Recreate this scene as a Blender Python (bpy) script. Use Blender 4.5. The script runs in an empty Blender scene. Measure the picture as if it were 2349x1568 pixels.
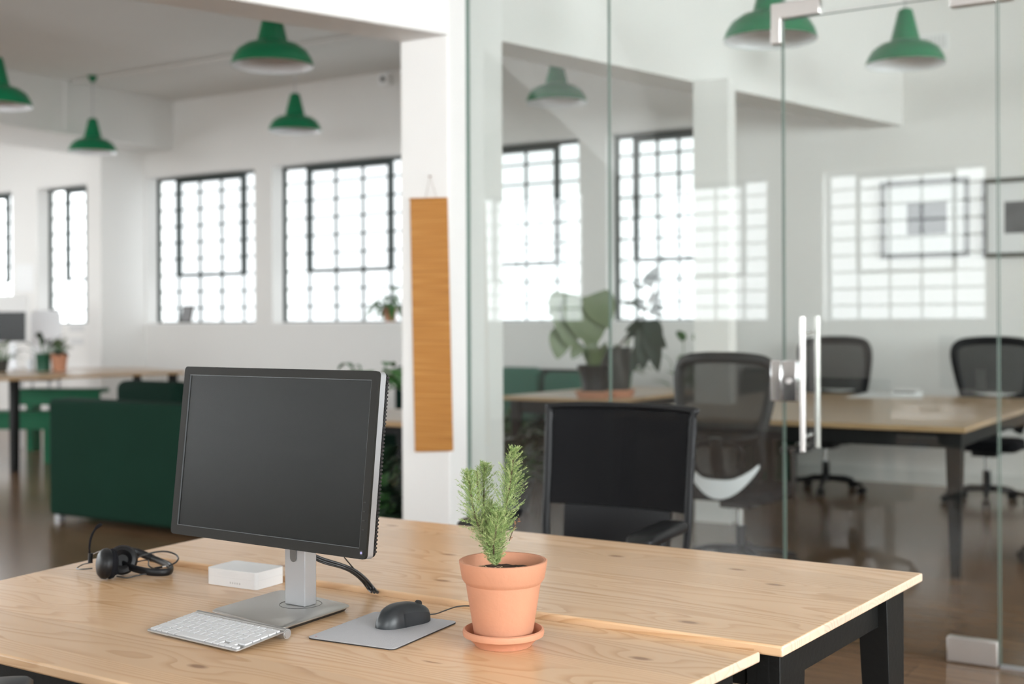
import bpy, bmesh, math, random
from mathutils import Vector, Matrix
random.seed(7)
S = bpy.context.scene
COL = S.collection
PI = math.pi
# ------------------------------------------------------------------ camera frame
F = 2850.0; CX, CY = 1174.5, 742.0; ROLL = 0.004; YAW = math.radians(32.3); HC = 1.33
CA, SA = math.cos(YAW), math.sin(YAW)

def c2w(X, D, z):
    return Vector((CA*X - SA*D, SA*X + CA*D, z))
def uv(x, y):
    dx, dy = x-CX, y-CY
    return (dx-ROLL*dy)/F, (dy+ROLL*dx)/F
def P(x, y, D):                       # point of the place seen at photo position x, y and depth D
    u, v = uv(x, y)
    return c2w(u*D, D, HC - v*D)
def Pz(x, y, z):                      # point at height z
    u, v = uv(x, y)
    D = (HC-z)/v
    return c2w(u*D, D, z)
def Py(x, y, Y):                      # point on the plane Y
    u, v = uv(x, y)
    D = Y/(CA+SA*u)
    return c2w(u*D, D, HC - v*D)
def dirw(a, b):                       # camera-plan direction to world direction
    v = Vector((CA*a-SA*b, SA*a+CA*b, 0)); return v.normalized()

# ------------------------------------------------------------------ materials
def sock(n, *names):
    for k in names:
        if k in n.inputs: return n.inputs[k]
def mat(name, col, rough=0.5, metal=0.0, spec=None, bump=0.0, bscale=200.0, var=0.0, vscale=3.0, coat=0.0, sheen=0.0):
    m = bpy.data.materials.new(name); m.use_nodes = True
    nt = m.node_tree; b = nt.nodes['Principled BSDF']
    c = (*col, 1.0)
    b.inputs['Base Color'].default_value = c
    b.inputs['Roughness'].default_value = rough
    b.inputs['Metallic'].default_value = metal
    if spec is not None: b.inputs['Specular IOR Level'].default_value = spec
    if coat: b.inputs['Coat Weight'].default_value = coat
    if sheen: b.inputs['Sheen Weight'].default_value = sheen
    if bump or var:
        tc = nt.nodes.new('ShaderNodeTexCoord')
    if var:
        n = nt.nodes.new('ShaderNodeTexNoise'); n.inputs['Scale'].default_value = vscale; n.inputs['Detail'].default_value = 4
        nt.links.new(tc.outputs['Object'], n.inputs['Vector'])
        mx = nt.nodes.new('ShaderNodeMix'); mx.data_type = 'RGBA'
        mx.inputs['A'].default_value = tuple(max(0, k*(1-var)) for k in col)+(1,)
        mx.inputs['B'].default_value = tuple(min(1, k*(1+var)) for k in col)+(1,)
        nt.links.new(n.outputs['Fac'], mx.inputs['Factor'])
        nt.links.new(mx.outputs['Result'], b.inputs['Base Color'])
    if bump:
        n = nt.nodes.new('ShaderNodeTexNoise'); n.inputs['Scale'].default_value = bscale; n.inputs['Detail'].default_value = 3
        nt.links.new(tc.outputs['Object'], n.inputs['Vector'])
        bp = nt.nodes.new('ShaderNodeBump'); bp.inputs['Strength'].default_value = bump; bp.inputs['Distance'].default_value = 0.002
        nt.links.new(n.outputs['Fac'], bp.inputs['Height'])
        nt.links.new(bp.outputs['Normal'], b.inputs['Normal'])
    return m

def lin(r, g, b):
    f = lambda v: ((v/255+0.055)/1.055)**2.4 if v > 10 else v/255/12.92
    return (f(r), f(g), f(b))

def pine(name, light, mid, dark, rough=0.3, board=0.14, seed=0.0, swap=False):
    """varnished glued-board pine: contour-like growth rings, boards, knots; grain runs along local X"""
    m = bpy.data.materials.new(name); m.use_nodes = True
    nt = m.node_tree; N = nt.nodes; L = nt.links; b = N['Principled BSDF']
    def math_(op, a, c=None, d=None):
        n = N.new('ShaderNodeMath'); n.operation = op
        for i, v in enumerate((a, c, d)):
            if v is None: continue
            if hasattr(v, 'links') or hasattr(v, 'is_linked'): L.new(v, n.inputs[i])
            else: n.inputs[i].default_value = v
        return n.outputs[0]
    tc = N.new('ShaderNodeTexCoord'); sx = N.new('ShaderNodeSeparateXYZ'); L.new(tc.outputs['Object'], sx.inputs[0])
    x, y, z = sx.outputs[0], sx.outputs[1], sx.outputs[2]
    if swap: x, y = y, x
    bid = math_('FLOOR', math_('DIVIDE', y, board))
    wn = N.new('ShaderNodeTexWhiteNoise'); wn.noise_dimensions = '1D'; L.new(math_('ADD', bid, seed), wn.inputs['W'])
    off = math_('MULTIPLY', wn.outputs['Value'], 37.0)
    cb = N.new('ShaderNodeCombineXYZ')
    L.new(math_('ADD', math_('MULTIPLY', x, 0.62), off), cb.inputs[0])
    L.new(math_('ADD', math_('MULTIPLY', y, 5.5), off), cb.inputs[1])
    L.new(math_('MULTIPLY', z, 9.0), cb.inputs[2])
    n1 = N.new('ShaderNodeTexNoise'); n1.inputs['Scale'].default_value = 1.6; n1.inputs['Detail'].default_value = 1.0
    n1.inputs['Roughness'].default_value = 0.35
    L.new(cb.outputs[0], n1.inputs['Vector'])
    n2 = N.new('ShaderNodeTexNoise'); n2.inputs['Scale'].default_value = 9.0; n2.inputs['Detail'].default_value = 2.0
    L.new(cb.outputs[0], n2.inputs['Vector'])
    # knots
    cv = N.new('ShaderNodeCombineXYZ')
    L.new(math_('ADD', math_('MULTIPLY', x, 2.1), off), cv.inputs[0]); L.new(math_('ADD', math_('MULTIPLY', y, 4.6), off), cv.inputs[1])
    vo = N.new('ShaderNodeTexVoronoi'); vo.voronoi_dimensions = '2D'; vo.inputs['Scale'].default_value = 1.0
    L.new(cv.outputs[0], vo.inputs['Vector'])
    kd = vo.outputs['Distance']
    ring = math_('EXPONENT', math_('MULTIPLY', math_('MULTIPLY', kd, kd), -30.0))
    ph = math_('ADD', math_('ADD', math_('MULTIPLY', n1.outputs['Fac'], 13.0), math_('MULTIPLY', y, 34.0)),
               math_('ADD', math_('MULTIPLY', ring, 2.2), math_('MULTIPLY', n2.outputs['Fac'], 0.35)))
    fr = math_('FRACT', ph)
    cr = N.new('ShaderNodeValToRGB'); L.new(fr, cr.inputs[0])
    e = cr.color_ramp.elements
    e[0].position = 0.0; e[0].color = (*light, 1)
    e[1].position = 1.0; e[1].color = (*light, 1)
    for pos, c in ((0.45, light), (0.70, mid), (0.86, dark), (0.93, dark)):
        k = e.new(pos); k.color = (*c, 1)
    # fade of ring contrast by a soft noise
    n3 = N.new('ShaderNodeTexNoise'); n3.inputs['Scale'].default_value = 2.2; n3.inputs['Detail'].default_value = 1
    L.new(cb.outputs[0], n3.inputs['Vector'])
    mx = N.new('ShaderNodeMix'); mx.data_type = 'RGBA'
    L.new(cr.outputs[0], mx.inputs['A']); mx.inputs['B'].default_value = tuple((light[i]+mid[i])/2 for i in range(3))+(1,)
    L.new(math_('MULTIPLY', n3.outputs['Fac'], 1.15), mx.inputs['Factor'])
    # board tint
    hv = N.new('ShaderNodeHueSaturation'); L.new(mx.outputs['Result'], hv.inputs['Color'])
    L.new(math_('ADD', math_('MULTIPLY', wn.outputs['Value'], 0.12), 0.94), hv.inputs['Value'])
    # knot colour
    kn = N.new('ShaderNodeValToRGB'); L.new(kd, kn.inputs[0])
    kn.color_ramp.elements[0].position = 0.025; kn.color_ramp.elements[0].color = (1, 1, 1, 1)
    kn.color_ramp.elements[1].position = 0.055; kn.color_ramp.elements[1].color = (0, 0, 0, 1)
    gate = math_('GREATER_THAN', math_('FRACT', math_('MULTIPLY', vo.outputs['Color'], 7.3)), 0.45)
    mk = N.new('ShaderNodeMix'); mk.data_type = 'RGBA'
    L.new(hv.outputs[0], mk.inputs['A']); mk.inputs['B'].default_value = (dark[0]*0.42, dark[1]*0.32, dark[2]*0.25, 1)
    L.new(math_('MULTIPLY', math_('MULTIPLY', kn.outputs[0], gate), 0.75), mk.inputs['Factor'])
    L.new(mk.outputs['Result'], b.inputs['Base Color'])
    b.inputs['Roughness'].default_value = rough
    b.inputs['Coat Weight'].default_value = 0.0
    return m

M = {}
M['wall'] = mat('white_plaster', (0.80, 0.785, 0.765), 0.75, bump=0.15, bscale=60, var=0.015, vscale=1.5)
M['ceiling'] = mat('ceiling_plaster', (0.74, 0.73, 0.71), 0.8, bump=0.15, bscale=40, var=0.02)
M['reveal'] = mat('window_sill_paint', (0.86, 0.86, 0.86), 0.5)
M['base'] = mat('baseboard_paint', (0.75, 0.75, 0.73), 0.45)
M['wframe'] = mat('dark_green_grey_steel', (0.022, 0.035, 0.033), 0.5, bump=0.1)
M['green'] = mat('green_enamel', (0.0, 0.165, 0.065), 0.32, spec=0.5)
M['lining'] = mat('white_enamel', (0.8, 0.8, 0.82), 0.35)
M['cord'] = mat('pale_cord', (0.5, 0.5, 0.5), 0.5)
M['black_wood'] = mat('black_stained_wood', (0.007, 0.007, 0.0065), 0.5, spec=0.22, bump=0.3, bscale=80, var=0.2)
M['black_plastic'] = mat('black_plastic', (0.006, 0.006, 0.007), 0.42, spec=0.28, bump=0.05, bscale=600)
M['black_matte'] = mat('black_fabric', (0.007, 0.007, 0.009), 0.85, spec=0.15, bump=0.4, bscale=500)
M['bezel'] = mat('charcoal_bezel', (0.013, 0.012, 0.010), 0.5, spec=0.25, bump=0.05, bscale=900)
M['screen'] = mat('matte_screen', (0.006, 0.006, 0.005), 0.27, spec=0.24)
M['silver'] = mat('silver_plastic', (0.43, 0.43, 0.44), 0.32, metal=0.55)
M['satin'] = mat('satin_steel', (0.50, 0.49, 0.47), 0.36, metal=0.85, bump=0.03, bscale=800)
M['chrome'] = mat('polished_steel', (0.80, 0.80, 0.80), 0.12, metal=1.0)
M['brushed'] = mat('brushed_steel', (0.70, 0.67, 0.65), 0.30, metal=0.9, bump=0.05, bscale=400)
M['alu'] = mat('anodised_aluminium', (0.45, 0.44, 0.43), 0.35, metal=0.7)
M['white_key'] = mat('white_key_plastic', (0.66, 0.66, 0.67), 0.35)
M['white_box'] = mat('white_card', (0.70, 0.70, 0.70), 0.3)
M['grey_ink'] = mat('grey_ink', (0.45, 0.45, 0.45), 0.6)
M['seam'] = mat('grey_seam', (0.66, 0.66, 0.66), 0.6)
M['pad'] = mat('grey_pad_cloth', (0.47, 0.47, 0.49), 0.55, bump=0.5, bscale=700, var=0.04, vscale=60)
M['rubber'] = mat('dark_rubber', (0.015, 0.013, 0.012), 0.6)
M['red'] = mat('red_print', (0.5, 0.08, 0.05), 0.6)
M['mouse'] = mat('mouse_shell', (0.020, 0.023, 0.026), 0.38)
M['mouse_side'] = mat('mouse_side_rubber', (0.012, 0.014, 0.017), 0.6)
M['cable'] = mat('black_cable', (0.010, 0.010, 0.010), 0.3)
M['terracotta'] = mat('terracotta', (0.53, 0.245, 0.145), 0.8, bump=0.25, bscale=120, var=0.13, vscale=14)
M['soil'] = mat('potting_soil', (0.045, 0.028, 0.018), 0.95, bump=1.0, bscale=160, var=0.8, vscale=180)
M['twig'] = mat('pale_root', (0.42, 0.32, 0.2), 0.8)
M['fern1'] = mat('fern_green', (0.20, 0.30, 0.09), 0.6, var=0.35, vscale=40)
M['fern2'] = mat('fern_pale', (0.40, 0.47, 0.20), 0.6, var=0.2, vscale=60)
M['fernbrown'] = mat('fern_brown', (0.42, 0.20, 0.10), 0.8)
M['stem'] = mat('woody_stem', (0.09, 0.06, 0.035), 0.8)
M['leaf'] = mat('broad_leaf_green', (0.05, 0.15, 0.035), 0.4, var=0.3, vscale=9)
M['leafpale'] = mat('sage_leaf', (0.12, 0.16, 0.07), 0.4, var=0.2, vscale=9)
M['leafdark_shaded'] = mat('dark_shaded_leaf', (0.009, 0.024, 0.011), 0.45, spec=0.3, var=0.3, vscale=9)  # the floor plants' shade is put into this near-black leaf colour
M['blackpot'] = mat('black_pot_glaze', (0.012, 0.013, 0.013), 0.35)
M['greenpot'] = mat('green_pot_glaze', (0.012, 0.085, 0.045), 0.4)
M['darkglass'] = mat('smoked_vase', (0.05, 0.05, 0.045), 0.15)
M['sofa'] = mat('dark_green_upholstery', (0.005, 0.027, 0.016), 0.9, spec=0.15, bump=0.4, bscale=300, var=0.12, vscale=4)
M['cushion'] = mat('deep_green_cushion', (0.003, 0.016, 0.010), 0.9, spec=0.15, bump=0.3, bscale=300)
M['teal'] = mat('teal_cushion', (0.03, 0.13, 0.09), 0.85, bump=0.3, bscale=300)
M['bench'] = mat('green_painted_wood', (0.002, 0.11, 0.045), 0.4, spec=0.25)
M['paper'] = mat('white_paper', (0.80, 0.80, 0.80), 0.6)
M['white_plastic'] = mat('white_plastic', (0.76, 0.77, 0.80), 0.4)
M['picframe'] = mat('grey_brown_frame', (0.055, 0.052, 0.04), 0.5)
M['photo_grey'] = mat('grey_print', (0.12, 0.12, 0.125), 0.6, var=0.5, vscale=7)
M['string'] = mat('brown_string', (0.32, 0.24, 0.2), 0.9)
M['led'] = mat('violet_button', (0.35, 0.33, 0.6), 0.3)
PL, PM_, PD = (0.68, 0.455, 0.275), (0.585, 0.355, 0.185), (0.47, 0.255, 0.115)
M['pine'] = pine('varnished_pine', PL, PM_, PD, 0.26, 0.14, 3.0)
M['pine2'] = pine('varnished_pine_far', PL, PM_, PD, 0.26, 0.13, 11.0)
M['pine_edge'] = pine('pine_end_grain', (0.72, 0.56, 0.43), (0.66, 0.48, 0.35), (0.55, 0.36, 0.24), 0.4, 0.2, 5.0)
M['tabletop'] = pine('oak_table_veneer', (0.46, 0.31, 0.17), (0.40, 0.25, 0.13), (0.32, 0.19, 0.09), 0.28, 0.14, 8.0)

def make_bamboo():
    m = mat('bamboo_slats', (0.5, 0.24, 0.05), 0.55)
    nt = m.node_tree; N = nt.nodes; L = nt.links; b = N['Principled BSDF']
    tc = N.new('ShaderNodeTexCoord'); mp = N.new('ShaderNodeMapping'); mp.inputs['Scale'].default_value = (1.5, 1.5, 95)
    L.new(tc.outputs['Object'], mp.inputs[0])
    n = N.new('ShaderNodeTexNoise'); n.inputs['Scale'].default_value = 1.0; n.inputs['Detail'].default_value = 3
    L.new(mp.outputs[0], n.inputs['Vector'])
    cr = N.new('ShaderNodeValToRGB'); L.new(n.outputs['Fac'], cr.inputs[0]); e = cr.color_ramp.elements
    e[0].position = 0.25; e[0].color = (0.30, 0.11, 0.014, 1); e[1].position = 0.78; e[1].color = (0.60, 0.30, 0.08, 1)
    k = e.new(0.5); k.color = (0.45, 0.185, 0.028, 1)
    L.new(cr.outputs[0], b.inputs['Base Color'])
    bp = N.new('ShaderNodeBump'); bp.inputs['Distance'].default_value = 0.003; bp.inputs['Strength'].default_value = 0.6
    L.new(n.outputs['Fac'], bp.inputs['Height']); L.new(bp.outputs[0], b.inputs['Normal'])
    return m
M['bamboo'] = make_bamboo()

def make_floor():
    m = mat('oak_laminate_floor', (0.2, 0.13, 0.08), 0.3)
    nt = m.node_tree; N = nt.nodes; L = nt.links; b = N['Principled BSDF']
    tc = N.new('ShaderNodeTexCoord')
    br = N.new('ShaderNodeTexBrick'); br.inputs['Scale'].default_value = 1.0
    br.inputs['Brick Width'].default_value = 1.25; br.inputs['Row Height'].default_value = 0.19
    br.inputs['Mortar Size'].default_value = 0.0018; br.inputs['Mortar Smooth'].default_value = 0.3
    br.inputs['Color1'].default_value = (0.25, 0.15, 0.085, 1); br.inputs['Color2'].default_value = (0.195, 0.12, 0.07, 1)
    br.inputs['Mortar'].default_value = (0.07, 0.045, 0.03, 1); br.offset = 0.37
    L.new(tc.outputs['Object'], br.inputs['Vector'])
    mp = N.new('ShaderNodeMapping'); mp.inputs['Scale'].default_value = (1.2, 16, 1); L.new(tc.outputs['Object'], mp.inputs[0])
    n = N.new('ShaderNodeTexNoise'); n.inputs['Scale'].default_value = 2.2; n.inputs['Detail'].default_value = 5
    L.new(mp.outputs[0], n.inputs['Vector'])
    cr = N.new('ShaderNodeValToRGB'); L.new(n.outputs['Fac'], cr.inputs[0])
    cr.color_ramp.elements[0].position = 0.3; cr.color_ramp.elements[0].color = (0.68, 0.66, 0.64, 1)
    cr.color_ramp.elements[1].position = 0.7; cr.color_ramp.elements[1].color = (1.1, 1.08, 1.05, 1)
    mx = N.new('ShaderNodeMix'); mx.data_type = 'RGBA'; mx.blend_type = 'MULTIPLY'; mx.inputs['Factor'].default_value = 1
    L.new(br.outputs['Color'], mx.inputs['A']); L.new(cr.outputs[0], mx.inputs['B'])
    L.new(mx.outputs['Result'], b.inputs['Base Color'])
    b.inputs['Roughness'].default_value = 0.2
    return m
M['floor'] = make_floor()

def thin_glass(name, tint, rough=0.0, ior=1.5):
    m = bpy.data.materials.new(name); m.use_nodes = True
    nt = m.node_tree; N = nt.nodes; L = nt.links
    for n in list(N):
        if n.type != 'OUTPUT_MATERIAL': N.remove(n)
    out = [n for n in N if n.type == 'OUTPUT_MATERIAL'][0]
    t = N.new('ShaderNodeBsdfTransparent'); t.inputs[0].default_value = (*tint, 1)
    g = N.new('ShaderNodeBsdfGlossy'); g.inputs['Roughness'].default_value = rough
    f = N.new('ShaderNodeFresnel'); f.inputs[0].default_value = ior
    # both faces of the sheet are counted on the entering side, so a ray leaving the sheet is never trapped in it
    ge = N.new('ShaderNodeNewGeometry'); s1 = N.new('ShaderNodeMath'); s1.operation = 'SUBTRACT'; s1.inputs[0].default_value = 1.0
    L.new(ge.outputs['Backfacing'], s1.inputs[1])
    s2 = N.new('ShaderNodeMath'); s2.operation = 'MULTIPLY'; s2.use_clamp = True; L.new(s1.outputs[0], s2.inputs[0]); L.new(f.outputs[0], s2.inputs[1])
    s3 = N.new('ShaderNodeMath'); s3.operation = 'MULTIPLY'; s3.use_clamp = True; L.new(s2.outputs[0], s3.inputs[0]); s3.inputs[1].default_value = 1.9
    mx = N.new('ShaderNodeMixShader'); L.new(s3.outputs[0], mx.inputs[0]); L.new(t.outputs[0], mx.inputs[1]); L.new(g.outputs[0], mx.inputs[2])
    L.new(mx.outputs[0], out.inputs[0])
    return m
M['glass'] = thin_glass('clear_partition_glass', (0.965, 0.985, 0.975), 0.0, 1.62)
M['glass_edge'] = mat('green_glass_edge', (0.16, 0.22, 0.19), 0.35, spec=0.3)
M['pane'] = thin_glass('window_glass', (0.97, 0.98, 0.98), 0.0, 1.45)

def mesh_fabric(name, col, open_):
    m = mat(name, col, 0.75, spec=0.15)
    nt = m.node_tree; N = nt.nodes; L = nt.links; b = N['Principled BSDF']
    out = [n for n in N if n.type == 'OUTPUT_MATERIAL'][0]
    t = N.new('ShaderNodeBsdfTransparent'); mx = N.new('ShaderNodeMixShader'); mx.inputs[0].default_value = open_
    L.new(b.outputs[0], mx.inputs[1]); L.new(t.outputs[0], mx.inputs[2]); L.new(mx.outputs[0], out.inputs[0])
    return m
M['mesh'] = mesh_fabric('black_mesh_fabric', (0.007, 0.007, 0.008), 0.14)
M['mesh_open'] = mesh_fabric('open_mesh_fabric', (0.008, 0.009, 0.009), 0.40)

# ------------------------------------------------------------------ mesh builder
class MB:
    def __init__(s): s.v = []; s.f = []
    def add(s, vs, fs):
        o = len(s.v); s.v += [tuple(v) for v in vs]; s.f += [tuple(i+o for i in f) for f in fs]; return s
    def box(s, x0, x1, y0, y1, z0, z1):
        return s.hexa([(x0,y0,z0),(x1,y0,z0),(x1,y1,z0),(x0,y1,z0)], [(x0,y0,z1),(x1,y0,z1),(x1,y1,z1),(x0,y1,z1)])
    def hexa(s, lo, hi):
        n = len(lo)
        fs = [tuple(reversed(range(n))), tuple(range(n, 2*n))]
        fs += [(i, (i+1) % n, n+(i+1) % n, n+i) for i in range(n)]
        return s.add(list(lo)+list(hi), fs)
    def prism(s, pts, z0, z1):
        return s.hexa([(p[0], p[1], z0) for p in pts], [(p[0], p[1], z1) for p in pts])
    def xprism(s, pts, fr):
        """pts 2D; fr(a,b,t) maps to 3D for t=0 and 1"""
        return s.hexa([fr(a, b, 0) for a, b in pts], [fr(a, b, 1) for a, b in pts])
    def lathe(s, prof, c=(0,0,0), n=40, R=None, close=True):
        c = Vector(c); vs = []; fs = []
        for r, z in prof:
            for i in range(n):
                a = 2*PI*i/n; p = Vector((r*math.cos(a), r*math.sin(a), z))
                if R: p = R @ p
                vs.append(c+p)
        k = len(prof)
        for j in range(k-1):
            for i in range(n):
                fs.append((j*n+i, j*n+(i+1) % n, (j+1)*n+(i+1) % n, (j+1)*n+i))
        if close:
            fs.append(tuple(reversed(range(n)))); fs.append(tuple(range((k-1)*n, k*n)))
        return s.add(vs, fs)
    def cyl(s, a, b, r, r2=None, n=20):
        a, b = Vector(a), Vector(b); d = b-a
        q = d.to_track_quat('Z', 'Y').to_matrix()
        return s.lathe([(r, 0), (r2 if r2 is not None else r, d.length)], a, n, q)
    def tube(s, pts, r, n=10, closed=False, flat=None, up=(0,0,1), cap=True):
        pts = [Vector(p) for p in pts]; k = len(pts); vs = []; fs = []
        rs = r if isinstance(r, (list, tuple)) else [r]*k
        up = Vector(up)
        for i, p in enumerate(pts):
            if closed: t = pts[(i+1) % k]-pts[i-1]
            else: t = pts[min(i+1, k-1)]-pts[max(i-1, 0)]
            t.normalize()
            a = t.cross(up)
            if a.length < 1e-4: a = t.cross(Vector((1, 0.1, 0)))
            a.normalize(); b = a.cross(t).normalized()
            fx, fy = (flat if flat else (1, 1))
            for j in range(n):
                w = 2*PI*j/n
                vs.append(p + a*math.cos(w)*rs[i]*fx + b*math.sin(w)*rs[i]*fy)
        m = k if closed else k-1
        for i in range(m):
            for j in range(n):
                i2 = (i+1) % k
                fs.append((i*n+j, i*n+(j+1) % n, i2*n+(j+1) % n, i2*n+j))
        if not closed and cap:
            fs.append(tuple(reversed(range(n)))); fs.append(tuple((k-1)*n+j for j in range(n)))
        return s.add(vs, fs)
    def ell(s, c, rx, ry, rz, n=24, m=14, R=None):
        c = Vector(c); vs = []; fs = []
        for i in range(m+1):
            t = PI*i/m
            for j in range(n):
                a = 2*PI*j/n; p = Vector((rx*math.sin(t)*math.cos(a), ry*math.sin(t)*math.sin(a), -rz*math.cos(t)))
                if R: p = R @ p
                vs.append(c+p)
        for i in range(m):
            for j in range(n):
                fs.append((i*n+j, i*n+(j+1) % n, (i+1)*n+(j+1) % n, (i+1)*n+j))
        return s.add(vs, fs)
    def build(s, name, m, parent=None, smooth=None, bevel=0, seg=2, mats=None):
        me = bpy.data.meshes.new(name); o = bpy.data.objects.new(name, me); COL.objects.link(o)
        if parent is not None:
            o.parent = parent
        mm = Matrix.Identity(4); q = parent
        while q is not None: mm = q.matrix_basis @ mm; q = q.parent
        inv = mm.inverted()
        me.from_pydata([tuple(inv @ Vector(v)) for v in s.v] if WORLD[0] else s.v, [], s.f)
        bm = bmesh.new(); bm.from_mesh(me); bmesh.ops.remove_doubles(bm, verts=bm.verts, dist=1e-6)
        bmesh.ops.recalc_face_normals(bm, faces=bm.faces); bm.to_mesh(me); bm.free()
        me.materials.append(m)
        if smooth is not None:
            for p in me.polygons: p.use_smooth = True
            me.set_sharp_from_angle(angle=math.radians(smooth))
        if bevel:
            b = o.modifiers.new('bevel', 'BEVEL'); b.width = bevel; b.segments = seg; b.limit_method = 'ANGLE'; b.angle_limit = math.radians(35)
            b.harden_normals = False
            for p in me.polygons: p.use_smooth = True
            me.set_sharp_from_angle(angle=math.radians(40))
        return o
WORLD = [True]   # coordinates handed to build() are in the scene's frame
def tag(o, label=None, cat=None, group=None, kind=None):
    if label: o['label'] = label
    if cat: o['category'] = cat
    if group: o['group'] = group
    if kind: o['kind'] = kind
    return o
def thing(name, loc, label, cat, group=None, rot=0.0):
    o = bpy.data.objects.new(name, None); COL.objects.link(o); o.empty_display_size = 0.05
    o.location = loc; o.rotation_euler = (0, 0, rot)
    o.matrix_local  # noqa
    bpy.context.view_layer.update()
    return tag(o, label, cat, group)
def struct(o, label, cat='structure'):
    o['kind'] = 'structure'; o['label'] = label; o['category'] = cat; return o
def copy_tree(o, parent=None):
    c = o.copy(); COL.objects.link(c)
    if parent is not None: c.parent = parent
    for ch in list(o.children): copy_tree(ch, c)
    return c
def smoothpath(pts, n=8):
    pts = [Vector(p) for p in pts]; out = []
    for i in range(len(pts)-1):
        p0 = pts[max(i-1, 0)]; p1 = pts[i]; p2 = pts[i+1]; p3 = pts[min(i+2, len(pts)-1)]
        for j in range(n):
            t = j/n
            out.append(0.5*((2*p1)+(-p0+p2)*t+(2*p0-5*p1+4*p2-p3)*t*t+(-p0+3*p1-3*p2+p3)*t**3))
    out.append(pts[-1]); return out

# ------------------------------------------------------------------ the room
XL, XR, YB, YF, ZC = -17.0, 4.2, 10.4, -4.5, 4.0
TW = 0.30
SILL, HEAD = 1.335, 3.12
struct(MB().box(XL-.3, XR+.3, YF-.3, YB+.3, -0.1, 0).build('floor', M['floor']), 'brown oak laminate floor of the open office', 'floor')
struct(MB().box(XL-.3, XR+.3, YF-.3, YB+.3, ZC, ZC+0.15).build('ceiling', M['ceiling']), 'off white plaster ceiling of the open office', 'ceiling')
left_w = [(-3.8, -2.0), (-1.5, 0.3), (0.8, 2.6), (3.1, 4.9), (5.4, 7.2), (7.7, 9.5)]  # unseen windows added to the end wall to brighten the room's left side
mb = MB().box(XL-TW, XL, YF, YB, 0, SILL).box(XL-TW, XL, YF, YB, HEAD, ZC)
ys = [YF] + [v for w in left_w for v in w] + [YB]
for i in range(0, len(ys), 2): mb.box(XL-TW, XL, ys[i], ys[i+1], SILL, HEAD)
struct(mb.build('wall_left', M['wall']), 'white end wall on the far left', 'wall')
back_w = [(-16.2, -14.43), (-13.9, -12.1), (-11.84, -10.04), (-9.77, -7.85), (-7.6, -5.81), (-5.515, -4.42)]
front_w = [(-16.3, -14.5), (-14.2, -12.4), (-12.1, -10.3), (-10.0, -8.1), (-7.4, -5.5), (-4.8, -2.95), (-2.3, -0.4), (0.2, 2.1)]
def wall_y(name, y0, y1, wins, label, z0=SILL, z1=HEAD):
    mb = MB().box(XL-.3, XR+.3, y0, y1, 0, z0).box(XL-.3, XR+.3, y0, y1, z1, ZC)
    xs = [XL-.3] + [v for w in wins for v in w] + [XR+.3]
    for i in range(0, len(xs), 2): mb.box(xs[i], xs[i+1], y0, y1, z0, z1)
    return struct(mb.build(name, M['wall']), label, 'wall')
wall_y('wall_back', YB, YB+TW, back_w, 'white window wall at the back of the office')
wall_y('wall_front', YF-TW, YF, front_w, 'white window wall behind the photographer')
# right side wall with windows along Y, more of them added unseen for light
side_w = [(-4.1, -2.2), (-1.9, 0.0), (0.3, 2.2), (2.5, 4.4), (6.2, 8.1)]
mb = MB().box(XR, XR+TW, YF, YB, 0, SILL).box(XR, XR+TW, YF, YB, HEAD, ZC)
ys = [YF] + [v for w in side_w for v in w] + [YB]
for i in range(0, len(ys), 2): mb.box(XR, XR+TW, ys[i], ys[i+1], SILL, HEAD)
struct(mb.build('wall_right', M['wall']), 'white wall with windows on the right of the photographer', 'wall')

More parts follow.
